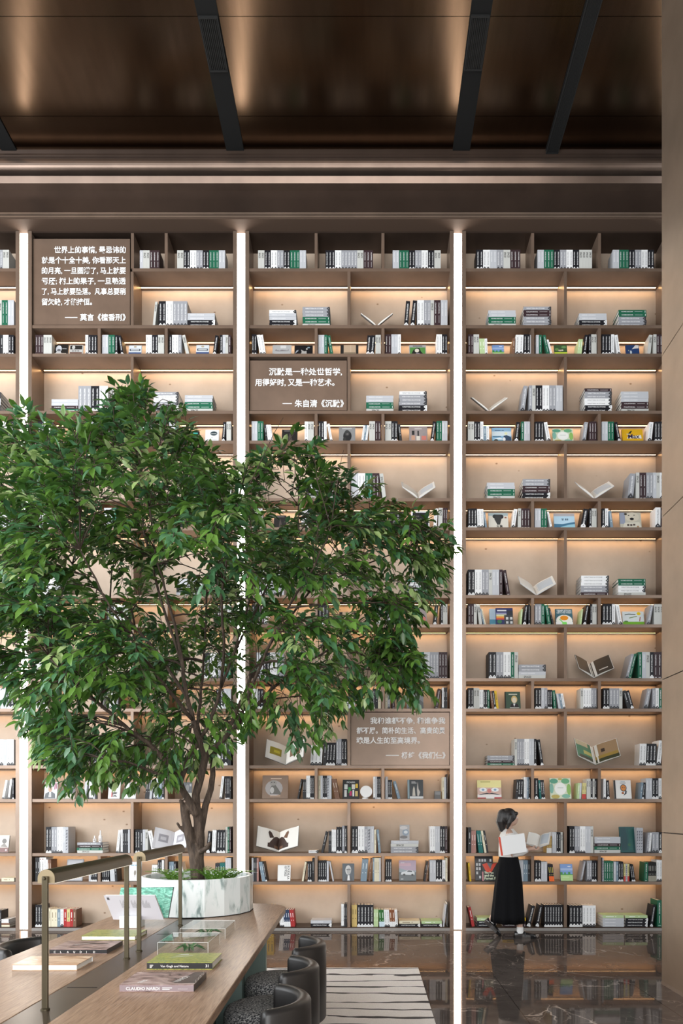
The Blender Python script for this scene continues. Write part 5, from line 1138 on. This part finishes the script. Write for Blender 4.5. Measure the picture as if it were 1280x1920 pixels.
# open book on a marble stand, its pale back cover towards us
st = MB(); st.box(-.072, .072, -.02, .02, 0, .082, MARBLE); st.box(-.072, .072, .0205, .10, 0, .050, MARBLE); so = st.build('book_stand', bevel=.002, loc=(-1.688, 5.118, TZ+.0006)); tag(so, 'white marble block book stand on the left half of the table', 'stand')
ob = empty('open_book', (-1.688, 5.215, TZ+.100), 'open book with a white back cover and green leaf pictures, on the marble stand', 'book')
bwid, bh, th_ = .36, .19, .007
def slab(mb, A_, U_, V_, wid, hei, thick, mat_, off=0):
    U_, V_ = U_.normalized(), V_.normalized(); N_ = U_.cross(V_)
    p = [A_+N_*off, A_+U_*wid+N_*off, A_+U_*wid+V_*hei+N_*off, A_+V_*hei+N_*off]; q8 = p+[v+N_*thick for v in p]
    mb.add(q8, [(3,2,1,0), (4,5,6,7), (0,1,5,4), (1,2,6,5), (2,3,7,6), (3,0,4,7)], mat_)
COVW = pm((.58, .57, .61), .35); GLEAF = mk_paint('leafy_print', [(.3, (.01, .07, .045)), (.45, (.05, .30, .20)), (.6, (.20, .55, .42)), (.75, (.55, .75, .62))], 14, (1, 1, 2.5), 2.2)
Vb = Vector((-.23, -.42, 1)); A0 = Vector((-.135, -.055, -.047))
m = MB(); slab(m, A0, Vector((1, 0, 0)), Vb, bwid, .20, .004, COVW); m.build('back_cover', ob)
m = MB(); slab(m, A0+Vector((.004, .005, .003)), Vector((1, 0, 0)), Vb, bwid-.008, .192, .012, PAPER, -.016); m.build('page_block', ob)
m = MB(); vb = Vb.normalized(); nb = Vector((1, 0, 0)).cross(vb)
def onb(u, v): return A0+Vector((1, 0, 0))*u+vb*v+nb*.0046
for col in range(3):
    for ln in range(9):
        u0 = .10+.075*col+.006*ln; m.poly([onb(u0, .10), onb(u0+.0022, .10), onb(u0+.0022, .165-.01*((ln*3+col) % 4)), onb(u0, .165-.01*((ln*3+col) % 4))], pm((.25, .25, .27), .5))
m.poly([onb(.015, .165), onb(.032, .165), onb(.032, .185), onb(.015, .185)], pm((.08, .08, .09), .5)); m.build('cover_print', ob)
Vf = Vector((.10, .30, 1)); A1 = Vector((-.13, -.035, -.047))
m = MB(); slab(m, A1, Vector((1, .10, 0)), Vf, bwid+.012, .225, .010, GLEAF); m.build('leaf_page', ob)
m = MB(); slab(m, A1+Vector((0, .002, 0)), Vector((1, .10, 0)), Vf, bwid+.016, .229, .003, INK, -.0035); m.build('front_cover', ob)

# ------------------------------------------------------------------ chairs: tweed drum seat, curved leather back
def seat_mesh():
    m = MB(); m.lathe([(.10, .30), (.225, .30), (.242, .315), (.247, .36), (.245, .41), (.232, .440), (.200, .455), (.10, .462), (.001, .463)], TWEED, 40, None, False); m.lathe([(.10, .3001), (.0005, .3001)], TWEED, 40, None, False); return m
def back_mesh():
    """upright leather shell, rounded along all its edges, wrapping the +x side"""
    m = MB(); rings = []; Rm, t2, z0, z1, half_ = .268, .036, .165, .690, math.radians(70); N = 44
    for i in range(N+1):
        u = -1+2*i/N; a = u*half_
        end = max(0, (abs(u)-.90)/.10); sh = math.sqrt(max(0, 1-end**2)) if end < 1 else 0
        inz = (1-sh)*.05; tt = max(.0006, t2*sh); zz0, zz1 = z0+inz, z1-inz; ring = []
        c = (zz0+zz1)/2; hz = (zz1-zz0)/2
        for k in range(20):
            b_ = 2*PI*k/20; cx_, cz_ = math.cos(b_), math.sin(b_)
            e = .24; sx_ = math.copysign(abs(cx_)**e, cx_) if k % 5 else cx_; 
            # stadium section: straight faces, round top and bottom
            zc_ = c+(hz-t2)*(1 if cz_ > .01 else -1 if cz_ < -.01 else 0)+tt*cz_*1.0*(t2/t2); r_ = Rm+tt*cx_
            ring.append((r_*math.cos(a), r_*math.sin(a), zc_))
        rings.append(ring)
    m.loft(rings, LEATHER); return m
sm_, bm_ = seat_mesh(), back_mesh()
def chair(x, y, rz, label):
    o = empty('chair', (x, y, .014), label, 'chair', 'round tweed chairs at the table', rz)
    sm_.build('seat', o, smooth=True); bm_.build('backrest', o, smooth=True)
    m = MB(); m.lathe([(.19, .02), (.20, .03), (.20, .2995), (.19, .2998)], BLACK, 28); m.build('base', o)
    for k in range(4):
        a = PI/4+PI/2*k; f = MB(); f.lathe([(.016, 0), (.018, .0195)], BLACK, 10, Matrix.Translation((.15*math.cos(a), .15*math.sin(a), 0))); f.build('foot', o)
chair(-.585, 4.85, 0, 'tweed chair with black curved back, farthest of the three on the right of the table')
chair(-.585, 4.16, 0, 'tweed chair with black curved back, middle of the three on the right of the table')
chair(-.575, 3.44, 0, 'tweed chair with black curved back, nearest of the three on the right of the table')
chair(-2.165, 4.80, PI, 'chair with black curved back on the left side of the table')

# ------------------------------------------------------------------ the walking woman
W0 = Vector((1.74, 8.93, 0))
wo = empty('person', W0, 'woman in white top and long black skirt walking past the right bookcase', 'person')
SKIN = pm((.52, .33, .25), .5); HAIR = pm((.012, .010, .010), .45); BLOUSE = pm((.66, .63, .60), .75); SKIRT = pm((.006, .006, .007), .9, 0, .1); SHOE = pm((.010, .010, .011), .22); SOCK = pm((.75, .74, .73), .8)
bd = MB()
def limb(pts, rs): bd.tube(pts, rs, SKIN, 12, True, True)
limb([(0, 0, .92), (.0, 0, 1.05), (.01, 0, 1.18), (.01, 0, 1.28), (-.005, 0, 1.335)], [.100, .095, .105, .095, .05])
limb([(-.01, -.11, 1.275), (0, 0, 1.30), (-.01, .11, 1.275)], [.05, .07, .05])
limb([(-.01, 0, 1.30), (.0, 0, 1.38), (.015, 0, 1.42)], [.045, .043, .045])
bd.ball((.02, 0, 1.475), .088, SKIN, 20, None, (1.0, .84, 1.20))             # skull
bd.ball((.052, 0, 1.435), .055, SKIN, 16, None, (1.0, .88, 1.0))             # jaw
bd.tube([(.092, 0, 1.48), (.112, 0, 1.452), (.100, 0, 1.444)], [.009, .013, .010], SKIN, 8, True, True)   # nose
bd.tube([(.096, -.016, 1.424), (.103, 0, 1.425), (.096, .016, 1.424)], [.006, .008, .006], SKIN, 8, True, True)
for s in (-1, 1):
    bd.ball((.012, s*.078, 1.468), .022, SKIN, 10, None, (.7, .35, 1.2))
# planted leg and trailing leg
for hip, kn, an, toe in (((.02, -.075, .90), (.085, -.075, .49), (.125, -.075, .105), (.26, -.075, .035)), ((-.03, .075, .90), (-.02, .075, .49), (-.205, .075, .20), (-.16, .078, .07))):
    limb([hip, kn], [.070, .050]); limb([kn, tuple((kn[i]*.6+an[i]*.4) for i in range(3)), an], [.052, .053, .034])
    limb([an, tuple(an[i]*.72+toe[i]*.28-(.022 if i == 2 else 0) for i in range(3))], [.031, .016])
# arms: upper arm, forearm, hand, all reaching forward to the open book
HANDS = []
for s in (-1, 1):
    sh, el, wr = (-.01, s*.135, 1.27), (.03, s*.155, 1.03), (.235, s*.095, 1.095)
    limb([sh, el], [.044, .034]); limb([el, wr], [.034, .022])
    pc = (.285, s*.085, 1.10); limb([wr, pc], [.024, .026])
    for f in range(4):
        a0 = Vector((pc[0]+.018, pc[1]+s*(.016-.013*f), pc[2]-.008)); L = (.030, .036, .034, .027)[f]
        p1 = a0+Vector((L, -s*.004, -.004)); p2 = p1+Vector((L*.55, -s*.006, .016)); p3 = p2+Vector((L*.1, -s*.004, .018))
        bd.tube([a0, p1, p2, p3], [.0095, .009, .008, .007], SKIN, 8, True, True)
    a0 = Vector((pc[0]-.006, pc[1]-s*.020, pc[2]+.004)); bd.tube([a0, a0+Vector((.018, -s*.018, .018)), a0+Vector((.042, -s*.022, .028))], [.011, .0095, .008], SKIN, 8, True, True)
body = bd.build('body', wo, smooth=True)
rm = body.modifiers.new('fuse', 'REMESH'); rm.mode = 'VOXEL'; rm.voxel_size = .0055; rm.use_smooth_shade = True
s_ = body.modifiers.new('smooth', 'SMOOTH'); s_.factor = .5; s_.iterations = 3
e = MB()
for s in (-1, 1):
    e.ball((.094, s*.030, 1.478), .011, pm((.7, .68, .66), .3), 10); e.ball((.1025, s*.030, 1.477), .0055, pm((.02, .012, .01), .2), 8)
e.build('eyes', wo)
h = MB(); h.ball((-.002, 0, 1.495), .103, HAIR, 22, None, (1.0, .93, 1.04)); 
h.tube([(.082, -.05, 1.535), (.095, 0, 1.532), (.082, .05, 1.535)], [.022, .026, .022], HAIR, 10, True, True)
for s in (-1, 1): h.tube([(.01, s*.085, 1.50), (-.01, s*.088, 1.42), (-.03, s*.075, 1.355)], [.030, .030, .016], HAIR, 10, True, True)
h.tube([(-.075, 0, 1.53), (-.095, 0, 1.43), (-.080, 0, 1.345)], [.06, .065, .045], HAIR, 12, True, True)
ho = h.build('hair', wo, smooth=True); rm = ho.modifiers.new('fuse', 'REMESH'); rm.mode = 'VOXEL'; rm.voxel_size = .007; rm.use_smooth_shade = True
def oval(cx, cy, z, rx, ry, n=28, wav=0, ph=0, k=7): return [(cx+(rx+wav*math.sin(k*t_+ph))*math.cos(t_), cy+(ry+wav*math.sin(k*t_+ph))*math.sin(t_), z) for t_ in [2*PI*i/n for i in range(n)]]
bl = MB(); bl.loft([oval(0, 0, 1.00, .122, .152), oval(.0, 0, 1.10, .122, .152), oval(.012, 0, 1.20, .128, .165), oval(.008, 0, 1.27, .112, .168), oval(.0, 0, 1.325, .075, .10), oval(.002, 0, 1.345, .056, .058)], BLOUSE, cap=False)
for s in (-1, 1): bl.tube([(-.005, s*.125, 1.285), (.02, s*.15, 1.15), (.045, s*.152, 1.04), (.13, s*.128, 1.055), (.20, s*.103, 1.085)], [.060, .058, .054, .044, .034], BLOUSE, 14, True, False)
bl.build('blouse', wo, smooth=True)
sk = MB(); rows = [(1.015, .0, .110, .145, 0), (.96, .0, .122, .158, .001), (.85, .003, .142, .172, .004), (.65, .0, .165, .18, .009), (.45, -.005, .180, .19, .012), (.28, -.008, .195, .20, .014), (.185, -.01, .202, .205, .015)]
sk.loft([oval(cx, 0, z, rx, ry, 56, wv, .5+z, 9) for z, cx, rx, ry, wv in rows]+[oval(-.01, 0, .19, .196, .199, 56, .015, .69, 9)], SKIRT, cap=False); sk.build('skirt', wo, smooth=True)
def shoe(M):
    s = MB(); z_ = lambda pts, z0, z1: s.prism(pts, 'z', z0, z1, SHOE, M)
    out = [(-.065, -.034), (.02, -.036), (.12, -.046), (.185, -.036), (.205, 0), (.185, .036), (.12, .044), (.02, .034), (-.065, .032), (-.078, 0)]
    z_(out, 0, .022); z_([(x, y) for x, y in out[:2]]+[(.015, .034), (-.065, .032), (-.078, 0)], .022, .040)
    rg = []
    for x, hw, zt_ in ((-.068, .026, .078), (-.03, .034, .088), (.02, .036, .086), (.07, .040, .078), (.12, .042, .062), (.165, .034, .050), (.192, .018, .036)):
        rg.append([(x, hw*math.cos(a), .020+(zt_-.020)*max(0, math.sin(a))**.8) for a in [PI*k/8 for k in range(9)]]+[(x, 0, .0195)])
    s.loft(rg, SHOE, True, M); so_ = s.build('shoe', wo, smooth=False)
    b2 = MB(); b2.tube([tuple(M @ Vector((.055, .041*math.cos(a), .03+.056*math.sin(a)))) for a in [PI*k/8 for k in range(9)]], [.007]*9, SHOE, 8); b2.box(.045, .066, -.012, .012, .086, .092, pm((.6, .6, .62), .2, .9), M); b2.build('strap', so_)
    k2 = MB(); k2.lathe([(.040, .062), (.042, .085), (.041, .135), (.043, .140)], SOCK, 16, M, False); k2.build('sock', wo, smooth=True)
shoe(Matrix.Translation((.125, -.075, .0008)))
shoe(Matrix.Translation((-.245, .075, .125)) @ Matrix.Rotation(math.radians(42), 4, 'Y'))
# what she carries
b = MB(); bw = empty('carried_book', W0+Vector((.015, -.235, 1.17)), 'large white book with a red spine tucked under the walking woman\'s arm', 'book'); bw.rotation_euler = (.06, math.radians(-9), 0)
m = MB(); m.box(-.150, .14, -.016, -.013, -.12, .105, WHITE); m.box(-.150, .14, .013, .016, -.12, .105, WHITE); m.build('cover', bw)
m = MB(); m.box(-.170, -.1505, -.016, .016, -.12, .105, pm((.62, .07, .035), .4)); m.build('red_spine', bw)
m = MB(); m.box(-.149, .136, -.0126, .0126, -.117, .102, PAPER); m.build('page_block', bw)
open_book(W0+Vector((.365, -.0, 1.10)), .155, .23, 38, 'white', 'open book held in front of the walking woman', .45, PI/2*-.25)
